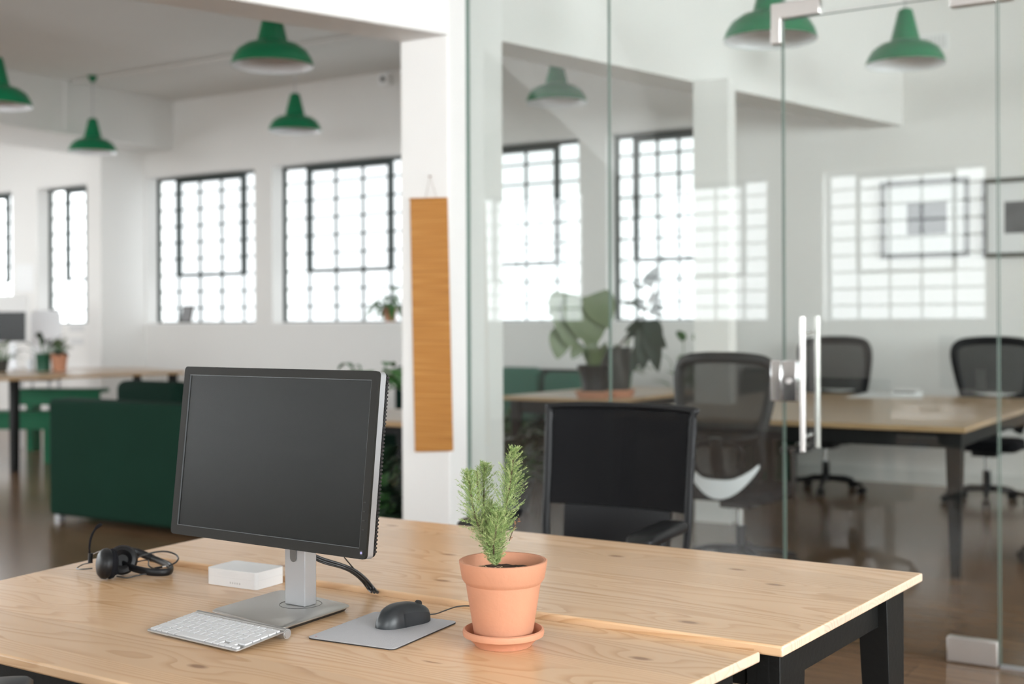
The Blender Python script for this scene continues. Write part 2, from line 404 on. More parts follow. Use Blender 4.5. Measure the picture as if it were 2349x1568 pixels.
def window(n, x0, x1, yin, out, axis='y', detail=True):
    """steel grid window; yin = inner wall face, out = +1/-1 direction outwards"""
    yf = yin + out*0.20
    e = thing('window_%d' % n, ((x0+x1)/2, yf, SILL) if axis == 'y' else (yf, (x0+x1)/2, SILL),
              'steel grid window %s' % n, 'window')
    e['kind'] = 'structure'
    def bx(mb, a0, a1, b0, b1, z0, z1):
        return mb.box(a0, a1, b0, b1, z0, z1) if axis == 'y' else mb.box(b0, b1, a0, a1, z0, z1)
    w = x1-x0; h = HEAD-SILL; cols, rows = 5, 9
    cw = w/cols; rh = h/rows; y0, y1 = yf-0.02, yf+0.02
    mb = MB()
    bx(mb, x0, x0+.035, y0, y1, SILL, HEAD); bx(mb, x1-.035, x1, y0, y1, SILL, HEAD)
    bx(mb, x0+.035, x1-.035, y0, y1, SILL, SILL+.035); bx(mb, x0+.035, x1-.035, y0, y1, HEAD-.035, HEAD)
    t = 0.010
    for i in range(1, cols): bx(mb, x0+cw*i-t, x0+cw*i+t, y0+.005, y1-.005, SILL+.035, HEAD-.035)
    for j in range(1, rows): bx(mb, x0+.035, x1-.035, y0+.008, y1-.008, HEAD-rh*j-t, HEAD-rh*j+t)
    mb.build('window_frame', M['wframe'], e)
    mb = MB(); a0, a1 = x0+cw, x0+cw*4; zb = HEAD-rh*6; k = 0.021; ya, yb = y0-.015, y1+.012
    bx(mb, a0-k, a0+k, ya, yb, zb, HEAD-.02); bx(mb, a1-k, a1+k, ya, yb, zb, HEAD-.02)
    bx(mb, a0+k, a1-k, ya, yb, zb-k, zb+k); bx(mb, a0+k, a1-k, ya, yb, HEAD-.075, HEAD-.02)
    mb.build('sash_frame', M['wframe'], e)
    bx(MB(), x0+.01, x1-.01, yf-.002, yf+.002, SILL+.01, HEAD-.01).build('pane', M['pane'], e)
    mb = MB(); s0, s1 = sorted((yin-out*0.012, yf-out*0.02))
    bx(mb, x0+.001, x1-.001, s0, s1, SILL, SILL+0.02)
    mb.build('window_sill', M['reveal'], e)
    # daylight portal outside the opening
    ld = bpy.data.lights.new('daylight', 'AREA'); ld.shape = 'RECTANGLE'; ld.size = w; ld.size_y = h
    ld.cycles.is_portal = True
    lo = bpy.data.objects.new('daylight_portal', ld); COL.objects.link(lo)
    d = Vector((0, -out, 0)) if axis == 'y' else Vector((-out, 0, 0))
    lo.location = ((x0+x1)/2, yin+out*0.34, (SILL+HEAD)/2) if axis == 'y' else (yin+out*0.34, (x0+x1)/2, (SILL+HEAD)/2)
    lo.rotation_euler = d.to_track_quat('-Z', 'Z').to_euler()
    return e
wl = ['steel grid window at the far left edge, behind the white cards', 'steel grid window left of the white pier, above the potted plants',
      'steel grid window with the tablet frame on its sill', 'steel grid window with the trailing plant on its sill',
      'steel grid window behind the glass, nearest the near pillar', 'steel grid window behind the glass, nearest the far pillar']
for i, (a, b) in enumerate(back_w):
    e = window(i+1, a, b, YB, 1); e['label'] = wl[i]
for i, (a, b) in enumerate(front_w):
    e = window(7+i, a, b, YF, -1); e['label'] = 'steel grid window in the wall behind the photographer'; e['group'] = 'windows behind the photographer'
for i, (a, b) in enumerate(side_w):
    e = window(15+i, a, b, XR, 1, 'x'); e['label'] = 'steel grid window in the wall at the photographer\'s right'; e['group'] = 'windows on the right wall'

for i, (a, b) in enumerate(left_w):
    e = window(20+i, a, b, XL, -1, 'x'); e['label'] = 'unseen steel grid window added to the end wall for light from the left'; e['group'] = 'added windows on the left wall'
# pier by the left windows, pillars and beams
struct(MB().box(-12.1, -11.855, 9.74, YB, 0, ZC).build('trim_1', M['wall']), 'white pier projecting beside the left windows', 'pier')
struct(MB().box(-12.6, -11.35, YF, YB, 3.42, ZC).build('trim_2', M['ceiling']), 'white ceiling beam above the pier on the left', 'beam')
struct(MB().box(-3.729, -3.44, 4.878, 5.36, 0, ZC).build('trim_3', M['wall'], bevel=0.008), 'white pillar where the glass partition starts, bamboo scroll on it', 'pillar')
k = 0.374
yb_ = YF
struct(MB().prism([(-3.44, 4.878), (-3.729, 4.878), (-3.729-k*(4.878-yb_), yb_), (-3.44-k*(4.878-yb_), yb_)], 2.715, ZC).build('trim_4', M['wall'], bevel=0.01),
       'deep white ceiling beam running to the near pillar', 'beam')
a = Pz(1155, 95, 2.95); b = Pz(1590, 187, 2.95); d = (b-a)/(b.y-a.y)
p0 = a + d*(5.37-a.y); p1 = a + d*(YB-a.y)
struct(MB().prism([(p0.x, p0.y), (p1.x, p1.y), (p1.x-.3, p1.y), (p0.x-.3, p0.y)], 2.95, ZC).build('trim_5', M['wall']), 'white ceiling beam inside the glass meeting room', 'beam')
struct(MB().box(b.x, b.x+.25, b.y, b.y+.12, 0, 2.95).build('trim_6', M['wall']), 'white pillar inside the glass meeting room', 'pillar')
struct(MB().box(-12.1+.25, XR, YB-.02, YB, 0.0, 0.12).build('baseboard_back', M['base']), 'white baseboard along the window wall', 'baseboard')
# ceiling conduits
def conduit(pts, r, label):
    o = MB().tube(pts, r, 8).build('ceiling_conduit', M['ceiling'], smooth=60); return tag(o, label, 'pipe')
yl = 8.9
conduit([(-12.55+1.25, yl, ZC-.02), (-3.9, yl, ZC-.02)], 0.022, 'thin painted conduit along the ceiling above the far lamps')
conduit([(-11.28, yl-.1, ZC-.02), (-11.28, yl-.1, 3.45)], 0.018, 'short painted conduit dropping down the left ceiling beam')
# box on the upper wall + vent grilles
c = Py(888, 184, YB)
cb = thing('wall_sensor', (c.x, YB, c.z), 'small grey alarm sensor high on the window wall', 'sensor')
MB().box(c.x-.07, c.x+.07, YB-.07, YB, c.z-.06, c.z+.06).build('housing', M['reveal'], cb, bevel=.01)
MB().cyl((c.x, YB-.085, c.z), (c.x, YB-.06, c.z), .025).build('sensor_lens', M['rubber'], cb)
c = Py(2142, 98, YB); v = thing('wall_vent', (c.x, YB, c.z), 'slotted vent grille high on the meeting room wall', 'vent')
MB().box(c.x-.12, c.x+.12, YB-.01, YB, c.z-.07, c.z+.07).build('vent_plate', M['reveal'], v)
mb = MB()
for i in range(7): mb.box(c.x-.105+i*.031, c.x-.085+i*.031, YB-.013, YB-.0101, c.z-.055, c.z+.055)
mb.build('vent_slots', M['seam'], v)

# ------------------------------------------------------------------ glass partition and door
YG = 5.04; G2 = 0.006
def gx(x): return Py(x, 742, YG).x
xg = [-3.44, gx(1400), gx(1798), gx(2292), 1.2, XR]
DH = Py(1908, 31, YG).z
g = thing('wall_partition', ((xg[0]+xg[-1])/2, YG, 0), 'frameless glass partition wall of the meeting room', 'glass wall'); g['kind'] = 'structure'
def panel(x0, x1, z0, z1, parent, name='glass_panel'):
    p = MB().box(x0+.004, x1-.004, YG-G2, YG+G2, z0, z1).build(name, M['glass'], parent)
    ed = MB().box(x0+.0015, x0+.0038, YG-G2, YG+G2, z0, z1).box(x1-.0038, x1-.0015, YG-G2, YG+G2, z0, z1)
    ed.box(x0+.004, x1-.004, YG-G2, YG+G2, z1+.0002, z1+.003)
    ed.build('glass_edge', M['glass_edge'], p)
    return p
panel(xg[0], xg[1], .01, ZC-.005, g); panel(xg[1], xg[2], .01, ZC-.005, g)
panel(xg[2], xg[3], DH+.012, ZC-.005, g, 'transom_panel'); panel(xg[3], xg[4], .01, ZC-.005, g); panel(xg[4], xg[5], .01, ZC-.005, g)
MB().box(xg[0], xg[2], YG-.012, YG+.012, 0, .012).box(xg[3], xg[5], YG-.012, YG+.012, 0, .012).build('floor_channel', M['silver'], g)
MB().box(xg[0], xg[0]+.006, YG-.014, YG+.014, 0.01, ZC-.005).build('wall_channel', M['glass_edge'], g)
dr = thing('door_1', ((xg[2]+xg[3])/2, YG, 0), 'frameless glass door with tall steel pull handles', 'door'); dr['kind'] = 'structure'
panel(xg[2]+.003, xg[3]-.003, .015, DH, dr, 'glass_leaf')
# tall pull bars, front and back
def bar(x, ya, yt, yw):
    hi = Py(x, ya, yw); lo = Py(x, yt, yw)
    return (hi.x, yw, lo.z), (hi.x, yw, hi.z)
lo, hi = bar(1841, 727, 1035, YG-.055)
h1 = MB().cyl(lo, hi, .0125).build('pull_handle', M['brushed'], dr, smooth=40)
lo2, hi2 = bar(1875, 725, 1027, YG+.055)
h2 = MB().cyl(lo2, hi2, .0125).build('pull_handle', M['brushed'], dr, smooth=40)
for z in (lo[2]+.06, hi[2]-.06):
    MB().cyl((lo[0], YG-.055, z), (lo[0], YG-.007, z), .008).cyl((lo[0], YG+.007, z), (lo[0], YG+.055, z), .008).build('handle_standoff', M['chrome'], dr, smooth=40)
# lock patch
a = Py(1769, 826, YG-.02); b = Py(1829, 921, YG-.02)
for s in (-1, 1):
    y0, y1 = sorted((YG+s*.0065, YG+s*.03))
    MB().box(a.x, xg[2]-.002, y0, y1, b.z, a.z).build('strike_plate', M['chrome'], dr, bevel=.003)
    q = MB().box(xg[2]+.002, b.x, y0, y1, b.z, a.z).build('lock_case', M['chrome'], dr, bevel=.003)
    if s < 0:
        MB().cyl(((xg[2]+b.x)/2, y0-.008, (a.z+b.z)/2), ((xg[2]+b.x)/2, y0, (a.z+b.z)/2), .012).build('lock_cylinder', M['brushed'], q, smooth=40)
# L-shaped patch fitting, top-left of door
z1 = DH+.035; z0 = DH-.035; xa = xg[2]-.045; xb = gx(1886)
for s in (-1, 1):
    y0, y1 = sorted((YG+s*.0065, YG+s*.022))
    MB().hexa([(xa, y0, DH-.10), (xg[2]-.002, y0, DH-.10), (xg[2]-.002, y0, DH+.004), (xb, y0, DH+.004), (xb, y0, z1+.035), (xa, y0, z1+.035)],
              [(xa, y1, DH-.10), (xg[2]-.002, y1, DH-.10), (xg[2]-.002, y1, DH+.004), (xb, y1, DH+.004), (xb, y1, z1+.035), (xa, y1, z1+.035)]).build('corner_patch', M['brushed'], g, bevel=.003)
    xc = gx(2184)
    MB().box(xc, xg[3]-.003, y0, y1, DH-.045, DH+.075).box(xg[3]+.003, xg[3]+.06, y0, y1, DH-.045, DH+.075).build('top_pivot_patch', M['brushed'], g, bevel=.003)
    xd = gx(2172)
    MB().box(xd, xg[3]-.006, y0, y1, 0.004, 0.10).build('floor_pivot_patch', M['brushed'], dr, bevel=.003)

# ------------------------------------------------------------------ desks
def quadtop(name, root, pts, z, t, mtop, medge, bevel=.004):
    mb = MB().prism([(p.x, p.y) for p in pts], z-t, z)
    o = mb.build(name, mtop, root, bevel=bevel, seg=3)
    if medge:
        o.data.materials.append(medge)
        ux = (pts[1]-pts[0]).normalized()
        for p in o.data.polygons:
            if abs(p.normal.dot(ux)) > .7 and abs(p.normal.z) < .3: p.material_index = 1
    return o
def line_int(p, d, q, e):
    det = d.x*(-e.y)+e.x*d.y
    r = q-p
    t = (r.x*(-e.y)+e.x*r.y)/det
    return p+d*t
ZN, ZF_, TT = 0.76, 0.772, 0.0195
# near desk corners from its edges
nBL, nBR = Pz(245, 1273.5, ZN), Pz(1744.5, 1493.3, ZN)
nl = Pz(60, 1316, ZN)-nBL; nr = Pz(1587.3, 1567.3, ZN)-nBR
f0, f1 = Pz(57, 1512, ZN), Pz(189, 1543, ZN)
nFL = line_int(f0, f1-f0, nBL, nl); nFR = line_int(f0, f1-f0, nBR, nr)
fFL, fFR = Pz(296.2, 1268.7, ZF_), Pz(1795, 1482.5, ZF_)
fBR, fBL = Pz(2117, 1313.4, ZF_), Pz(748, 1172, ZF_)

def desk(name, corners, z, label, mt, leg_h=0.02, apron=0.075):
    FL, FR, BR, BL = corners
    cen = (FL+FR+BR+BL)/4
    r = thing(name, (cen.x, cen.y, 0), label, 'desk')
    quadtop('desktop', r, [FL, FR, BR, BL], z, TT, mt, M['pine_edge'])
    zt = z-TT-.0005
    ux = ((FR-FL)+(BR-BL)).normalized(); ux.z = 0; ux.normalize()
    uy = Vector((-ux.y, ux.x, 0))
    def at(c, a, b): return Vector((c.x, c.y, 0))+ux*a+uy*b
    iF, iB = 0.05, 0.05
    ends = []
    for side, (cf, cb_) in ((-1, (FL, BL)), (1, (FR, BR))):
        inset = 0.045
        uu = (Vector((cb_.x-cf.x, cb_.y-cf.y, 0))).normalized()
        A = Vector((cf.x, cf.y, 0))+uu*iF-ux*side*inset; B = Vector((cb_.x, cb_.y, 0))-uu*iB-ux*side*inset
        ends.append((A, B))
        # end rail
        w = 0.026
        n_ = ux*side
        pl = [A, B, B-n_*w, A-n_*w]
        MB().hexa([(p.x, p.y, zt-apron) for p in pl], [(p.x, p.y, zt) for p in pl]).build('end_rail', M['black_wood'], r, bevel=.002)
        for q, dq in ((A, uu), (B, -uu)):
            # tapered slab leg: wide at the top, narrow at the foot
            top = [q-n_*.001+n_*.02, q+dq*.115+n_*.02, q+dq*.115-n_*.045, q-n_*.045]
            ft = [q+dq*.005+n_*.02, q+dq*.055+n_*.02, q+dq*.055-n_*.025, q+dq*.005-n_*.025]
            MB().hexa([(p.x, p.y, 0) for p in ft], [(p.x, p.y, zt-.0008) for p in top]).build('leg', M['black_wood'], r, bevel=.0015)
    (A1, B1), (A2, B2) = ends
    for p, q, s in ((A1, A2, 1), (B1, B2, -1)):
        d_ = (q-p).normalized(); p_ = p+d_*.05; q_ = q-d_*.05; n_ = Vector((-d_.y, d_.x, 0))*s
        pl = [p_+n_*.01, q_+n_*.01, q_+n_*.035, p_+n_*.035]
        MB().hexa([(v.x, v.y, zt-apron) for v in pl], [(v.x, v.y, zt) for v in pl]).build('side_rail', M['black_wood'], r, bevel=.002)
    return r
near = desk('desk', (nFL, nFR, nBR, nBL), ZN, 'pine desk in front carrying the monitor, keyboard and potted plant', M['pine'])
far = desk('desk', (fFL, fFR, fBR, fBL), ZF_, 'empty pine desk behind the monitor, slightly higher than the near desk', M['pine2'])

def table(name, pts, z, t, label, cat, mt, legs, legw=0.07, apron=0.10, taper=0.6, lz=0):
    pts = [Vector((p[0], p[1], 0)) for p in pts]
    cen = sum(pts, Vector())/len(pts)
    r = thing(name, (cen.x, cen.y, 0), label, cat)
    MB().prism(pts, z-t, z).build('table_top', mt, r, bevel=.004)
    zt = z-t-.0005
    ins = [p+(cen-p).normalized()*0.12 for p in legs and [Vector((q[0], q[1], 0)) for q in legs] or pts]
    for p in ins:
        h = legw/2; k_ = h*taper
        MB().hexa([(p.x-k_, p.y-k_, 0), (p.x+k_, p.y-k_, 0), (p.x+k_, p.y+k_, 0), (p.x-k_, p.y+k_, 0)],
                  [(p.x-h, p.y-h, zt), (p.x+h, p.y-h, zt), (p.x+h, p.y+h, zt), (p.x-h, p.y+h, zt)]).build('leg', M['black_wood'], r, bevel=.003)
    if apron:
        n = len(ins)
        for i in range(n):
            p, q = ins[i], ins[(i+1) % n]; d_ = (q-p).normalized(); nn = Vector((-d_.y, d_.x, 0))*.012
            p_ = p+d_*legw*.55; q_ = q-d_*legw*.55
            pl = [p_-nn, q_-nn, q_+nn, p_+nn]
            MB().hexa([(v.x, v.y, zt-apron) for v in pl], [(v.x, v.y, zt) for v in pl]).build('apron', M['black_wood'], r)
    return r
ZT = 0.79
mtx1 = Pz(2215, 980, ZT); mt0 = Pz(1425, 942, ZT)
MX0, MX1, MY0, MY1 = mt0.x, mtx1.x, mtx1.y, 9.3
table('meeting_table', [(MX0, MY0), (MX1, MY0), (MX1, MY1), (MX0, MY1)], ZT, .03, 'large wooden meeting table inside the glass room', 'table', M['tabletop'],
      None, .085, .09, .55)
table('plant_table', [(-5.04, 7.83), (-4.06, 7.83), (-4.06, 9.5), (-5.04, 9.5)], ZT, .03, 'wooden table behind the glass carrying two big potted plants', 'table', M['tabletop'], None, .07, .10)
table('side_table', [(-5.05, 5.48), (-4.15, 5.48), (-4.15, 6.3), (-5.05, 6.3)], ZT, .03, 'pale wooden table behind the monitor, left of the near pillar', 'table', M['tabletop'], None, .06, .05)

# ------------------------------------------------------------------ monitor
rx = Vector(dirw(0.82, -0.572)); nf = Vector((rx.y, -rx.x, 0))            # right axis / facing direction
if nf.dot(c2w(0, 0, 0)-c2w(-.45, 2.4, 0)) < 0: nf = -nf
BLm = P(391, 1222, 2.55); BRm = P(838, 1287, 2.25)
rx = (BRm-BLm); rx.z = 0; MWd = rx.length; rx.normalize(); nf = Vector((rx.y, -rx.x, 0))
if nf.dot(Vector((0, 0, 0))-Vector((BLm.x, BLm.y, 0))) < 0: nf = -nf
tilt = math.radians(6.8); upv = (Vector((0, 0, 1))*math.cos(tilt) - nf*math.sin(tilt)); fn = (nf*math.cos(tilt)+Vector((0, 0, 1))*math.sin(tilt))
MH = 0.343; O = Vector(BLm)
mon = thing('computer_monitor', (c2w(-.43, 2.49, 0).x, c2w(-.43, 2.49, 0).y, ZN), 'black computer monitor with silver edge on the near pine desk', 'monitor')
def mp_(a, b, c): return O+rx*a+upv*b+fn*c          # monitor frame: right, up, out of the screen
def rrect(x0, x1, y0, y1, r, n=6):
    out = []
    for cx, cy, a0 in ((x1-r, y0+r, -90), (x1-r, y1-r, 0), (x0+r, y1-r, 90), (x0+r, y0+r, 180)):
        for i in range(n+1):
            a = math.radians(a0+90*i/n); out.append((cx+r*math.cos(a), cy+r*math.sin(a)))
    return out
W_ = MWd
def slab(x0, x1, y0, y1, r, c0, c1): return MB().xprism(rrect(x0, x1, y0, y1, r), lambda a, b, t: mp_(a, b, c0 if t == 0 else c1))
# bezel with rectangular hole
def ringmesh(outer, inner, c0, c1):
    n = len(outer); vs = []
    for c in (c0, c1):
        vs += [mp_(a, b, c) for a, b in outer]; vs += [mp_(a, b, c) for a, b in inner]
    fs = []
    for i in range(n):
        j = (i+1) % n
        fs += [(i, j, n+j, n+i), (2*n+i, 3*n+i, 3*n+j, 2*n+j), (i, 2*n+i, 2*n+j, j), (n+i, n+j, 3*n+j, 3*n+i)]
    return MB().add(vs, fs)
out_ = rrect(0, W_, 0, MH, .008); inn = rrect(.0165, W_-.0165, .019, MH-.0165, .0006)
ringmesh(out_, inn, -.006, 0).build('bezel', M['bezel'], mon, smooth=30)
inn2 = rrect(.0177, W_-.0177, .0202, MH-.0177, .0006)
ringmesh(rrect(.0166, W_-.0166, .0191, MH-.0166, .0006), inn2, -.006, -.0008).build('inner_lip', mat('lip_reflection_grey', (.10, .105, .11), .25), mon)  # paler lip colours in the bevel's reflection around the screen
slab(.0178, W_-.0178, .0203, MH-.0178, .0005, -.0055, -.0032).build('screen', M['screen'], mon)
slab(0.0003, W_-.0003, 0.0003, MH-.0003, .008, -.021, -.0061).build('silver_rim', M['silver'], mon, smooth=30)['label'] = 'silver rim around the monitor edge'
bk = slab(.002, W_-.002, .002, MH-.002, .010, -.030, -.0215).build('back_cover', M['black_plastic'], mon, smooth=30)
slab(.05, W_-.05, .04, MH-.04, .02, -.052, -.0305).build('back_hump', M['black_plastic'], mon, smooth=30)
mb = MB()
for i in range(46):
    y = .012+i*(MH-.024)/45
    mb.xprism([(W_-.0025, y), (W_+.0008, y), (W_+.0008, y+.0035), (W_-.0025, y+.0035)], lambda a, b, t: mp_(a, b, -.0225 if t else -.0295))
mb.build('vent_ribs', M['rubber'], mon)
for i in range(4):
    y = .052+i*.0165
    MB().xprism([(W_-.0135, y), (W_-.0075, y), (W_-.0075, y+.0022), (W_-.0135, y+.0022)], lambda a, b, t: mp_(a, b, .0001 if t == 0 else .0012)).build('menu_button', M['rubber'], mon)
pb = mp_(W_-.0105, .0115, 0.0001)
q = fn.to_track_quat('Z', 'Y').to_matrix()
o = MB().lathe([(.0052, 0), (.0052, .0006)], pb, 20, q).build('power_button', M['rubber'], mon)
MB().lathe([(.0024, .0007), (.0024, .0012)], pb, 14, q).build('power_light', M['led'], o)
# stand
nk = c2w(-.425, 2.485, 0); hw, hd = .0275, .017
def st(a, b, z): v = Vector((nk.x, nk.y, z))+rx*a+nf*b; return v
neck = MB().hexa([st(-hw, hd, ZN+.0115), st(hw, hd, ZN+.0115), st(hw, -hd, ZN+.0115), st(-hw, -hd, ZN+.0115)],
          [st(-hw, hd*.9, ZN+.27), st(hw, hd*.9, ZN+.27), st(hw, -hd, ZN+.27), st(-hw, -hd, ZN+.27)]).build('neck', M['silver'], mon, bevel=.002)
# rounded cable slot on the neck front
sl = []
for a, b in rrect(-.0085, .0085, .098, .20, .0084): sl.append((a, b))
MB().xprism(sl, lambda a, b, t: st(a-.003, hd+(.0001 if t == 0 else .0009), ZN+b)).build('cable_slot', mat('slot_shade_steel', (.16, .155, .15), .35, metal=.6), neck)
# back bracket joining panel
bt = mp_(W_*.5, MH*.45, -.052)
MB().tube([st(0, -hd*.2, ZN+.235), bt], .022, 12).build('mount_bracket', M['black_plastic'], mon, smooth=50)
bc = c2w(-.452, 2.445, 0)
L_, F_, R_, B_ = Pz(480, 1397, ZN+.012), Pz(646, 1438, ZN+.012), Pz(808, 1385, ZN+.012), None
B_ = L_+(R_-F_)
def poly_round(pts, r, n=6):
    out = []
    k_ = len(pts)
    for i in range(k_):
        p, a, b = pts[i], pts[i-1], pts[(i+1) % k_]
        u, v = (a-p).normalized(), (b-p).normalized()
        s, e = p+u*r, p+v*r
        for j in range(n+1):
            t = j/n; out.append((1-t)**2*s+2*t*(1-t)*p+t*t*e)
    return out
bp = poly_round([L_, F_, R_, B_], .02)
cc = (L_+F_+R_+B_)/4
def scl(ps, s, z): return [Vector((cc.x+(p.x-cc.x)*s, cc.y+(p.y-cc.y)*s, z)) for p in ps]
vsb = MB(); n_ = len(bp)
rings = [scl(bp, .985, ZN+.0065), scl(bp, 1.0, ZN+.008), scl(bp, 1.0, ZN+.0095), scl(bp, .975, ZN+.0115)]
def loft(rings, name, m, parent, smooth=35):
    n = len(rings[0]); vs = [v for r_ in rings for v in r_]; fs = [tuple(reversed(range(n))), tuple((len(rings)-1)*n+i for i in range(n))]
    for k_ in range(len(rings)-1):
        for i in range(n):
            j = (i+1) % n; fs.append((k_*n+i, k_*n+j, (k_+1)*n+j, (k_+1)*n+i))
    return MB().add(vs, fs).build(name, m, parent, smooth=smooth)
base = loft(rings, 'base_plate', M['satin'], mon)
loft([scl(bp, .93, ZN+.0002), scl(bp, .975, ZN+.0064)], 'base_underside', M['rubber'], mon)
MB().tube([Vector((nk.x, nk.y, ZN+.0117))+Vector((math.cos(a)*.042, math.sin(a)*.042, 0)) for a in [2*PI*i/40 for i in range(40)]], .0004, 6, closed=True).build('swivel_ring', M['rubber'], base)

# monitor cables
def cable(pts, r, label, group=None, name='cable', parent=None, m='cable'):
    o = MB().tube(smoothpath(pts, 8), r, 8).build(name, M[m], parent, smooth=60)
    if label: tag(o, label, 'cable', group)
    return o
for i, (dy, dx, l) in enumerate(((0, 0, 'thick black power cable from the monitor, uppermost of the bundle'), (9, -7, 'thick black video cable running in the middle of the bundle'), (15, -14, 'thin black cable lowest in the monitor cable bundle'))):
    cable([P(700, 1262+dy*.3, 2.54), P(735, 1279+dy*.6, 2.56), P(785, 1295+dy*.5, 2.58), P(815+dx*.3, 1308+dy*.5, 2.60), P(840+dx*.7, 1328+dy*.3, 2.615), P(858+dx, 1350, 2.625), Pz(866+dx, 1358.2, ZN+.008)],
          (.0032, .0030, .0020)[i], l, 'monitor cables dropping behind the near desk')
cable([P(790, 1278, 2.56), P(800, 1290, 2.58), P(812, 1304, 2.60)], .0014, 'short thin black lead hanging from the monitor underside', 'monitor cables dropping behind the near desk')

# ------------------------------------------------------------------ keyboard
k0 = Pz(335, 1446, ZN+.004); krx = dirw(.80, -.60); kfw = Vector((-krx.y, krx.x, 0))
KW, KD = .2515, .118
kb = thing('keyboard', (k0.x, k0.y, ZN), 'slim white keyboard with aluminium frame, front left on the near desk', 'keyboard')
def kp(a, b, h=0.0): return Vector((k0.x, k0.y, ZN+.0035))+krx*a+kfw*b+Vector((0, 0, b*.10+h))
MB().xprism(rrect(0, KW, 0, KD, .006), lambda a, b, t: kp(a, b, 0 if t == 0 else .0028)).build('body', M['alu'], kb, smooth=30, bevel=.0006)
tc_ = kp(0, KD+.002, -.0035)
MB().cyl(kp(0.001, KD+.001, -.0045), kp(KW-.001, KD+.001, -.0045), .0092, n=28).build('battery_tube', M['alu'], kb, smooth=40)
MB().cyl(kp(KW-.001, KD+.001, -.0045), kp(KW+.0008, KD+.001, -.0045), .0072, n=28).build('tube_cap', M['alu'], kb, smooth=40)
rows = [[1.036]*14, [1]*13+[1.5], [1.5]+[1]*13, [1.75]+[1]*11+[1.75], [2.25]+[1]*10+[2.25], [1, 1, 1, 1.25, 5.0, 1.25, 1]]
u_ = (KW-.008)/14.5; y = KD-.012-.0085
keymesh = {}
def key(a0, a1, b0, b1):
    MB().xprism(rrect(a0, a1, b0, b1, .0012, 3), lambda a, b, t: kp(a, b, .0029 if t == 0 else .0052)).build('key', M['white_key'], kb, smooth=30)
for ri, row in enumerate(rows):
    hgt = u_*.56 if ri == 0 else u_*1.11
    if ri: y -= hgt
    x = .004
    for w in row:
        key(x+.0012, x+w*u_-.0012, y+.0012, y+hgt-.0012); x += w*u_
    if ri == 5:
        key(x+.0009, x+u_-.0009, y+.0009, y+hgt*.5-.0005)
        key(x+u_+.0009, x+2*u_-.0009, y+.0009, y+hgt*.5-.0005); key(x+u_+.0009, x+2*u_-.0009, y+hgt*.5+.0005, y+hgt-.0009)
        key(x+2*u_+.0009, x+3*u_-.0009, y+.0009, y+hgt*.5-.0005)

# ------------------------------------------------------------------ white box
b0 = Pz(588, 1354, ZN); bl = Pz(474, 1338.5, ZN); brr = Pz(646, 1338.5, ZN)
ul = (bl-b0); ul.z = 0; BL_ = ul.length; ul.normalize(); ur = Vector((ul.y, -ul.x, 0))
if ur.dot(brr-b0) < 0: ur = -ur
BW_ = .092; BH = .037
wb = thing('gadget_box', (b0.x, b0.y, ZN), 'small flat white cardboard box behind the monitor stand', 'box')
def bxp(a, b, z): return Vector((b0.x, b0.y, ZN+z))+ul*a+ur*b
def bslab(z0, z1, e=0): return MB().xprism(rrect(-e, BL_+e, -e, BW_+e, .009), lambda a, b, t: bxp(a, b, z0 if t == 0 else z1))
bslab(.0005, .0190).build('tray', M['white_box'], wb, smooth=30)
bslab(.0196, BH).build('lid', M['white_box'], wb, smooth=30, bevel=.0006)
bslab(.0190, .0196, -.0004).build('lid_seam', M['seam'], wb)
def txt(rects, z0, z1, m):
    mb = MB()
    for a0, a1 in rects: mb.xprism([(a0, 0), (a1, 0), (a1, 1), (a0, 1)], lambda a, b, t: bxp(a, -.0002-(.0003 if t else 0), z0+b*(z1-z0)))
    return mb
random.seed(3)
def words(a0, a1):
    out = []; a = a1
    while a > a0:
        w = random.uniform(.002, .006); out.append((max(a-w, a0), a)); a -= w+.0009
    return out
for zt_, a0, a1 in ((.0315, .062, .098), (.0287, .052, .110), (.0262, .054, .110), (.0237, .060, .108)):
    txt(words(a0, a1), zt_, zt_+.0009, None).build('fine_print', M['seam'], wb)
mb = MB()
for a in (.047, .054, .0605, .067, .0735):
    mb.xprism([(a-.0016, .0075), (a+.0016, .0075), (a+.0016, .0115), (a-.0016, .0115)], lambda p_, z, t: bxp(p_+.0, -.0002-(.0003 if t else 0), z))
mb.build('symbol_row', M['grey_ink'], wb)

# ------------------------------------------------------------------ mouse pad and mouse
pc = c2w(-.2406, 2.312, ZN); pr = dirw(.889, -.457); pf = Vector((-pr.y, pr.x, 0))
mpd = thing('mouse_pad', (pc.x, pc.y, ZN), 'thin grey mouse pad under the black mouse', 'mouse pad')
def pp(a, b, z): return Vector((pc.x, pc.y, ZN+z))+pr*a+pf*b
MB().xprism(rrect(-.0935, .0935, -.1135, .1135, .012), lambda a, b, t: pp(a, b, .0003 if t == 0 else .0024)).build('base_layer', M['rubber'], mpd)
MB().xprism(rrect(-.0935, .0935, -.1135, .1135, .012), lambda a, b, t: pp(a, b, .0025 if t == 0 else .0031)).build('cloth_top', M['pad'], mpd)
MB().xprism([(-.083, -.102), (-.079, -.102), (-.079, -.1), (-.083, -.1)], lambda a, b, t: pp(a, b, .0032 if t == 0 else .0033)).build('corner_mark', M['red'], mpd)
mc = Pz(925, 1430, ZN+.003); mdv = dirw(.74, .67); mrt = Vector((mdv.y, -mdv.x, 0))
ms = thing('computer_mouse', (mc.x, mc.y, ZN+.003), 'black wired computer mouse on the grey pad', 'mouse')
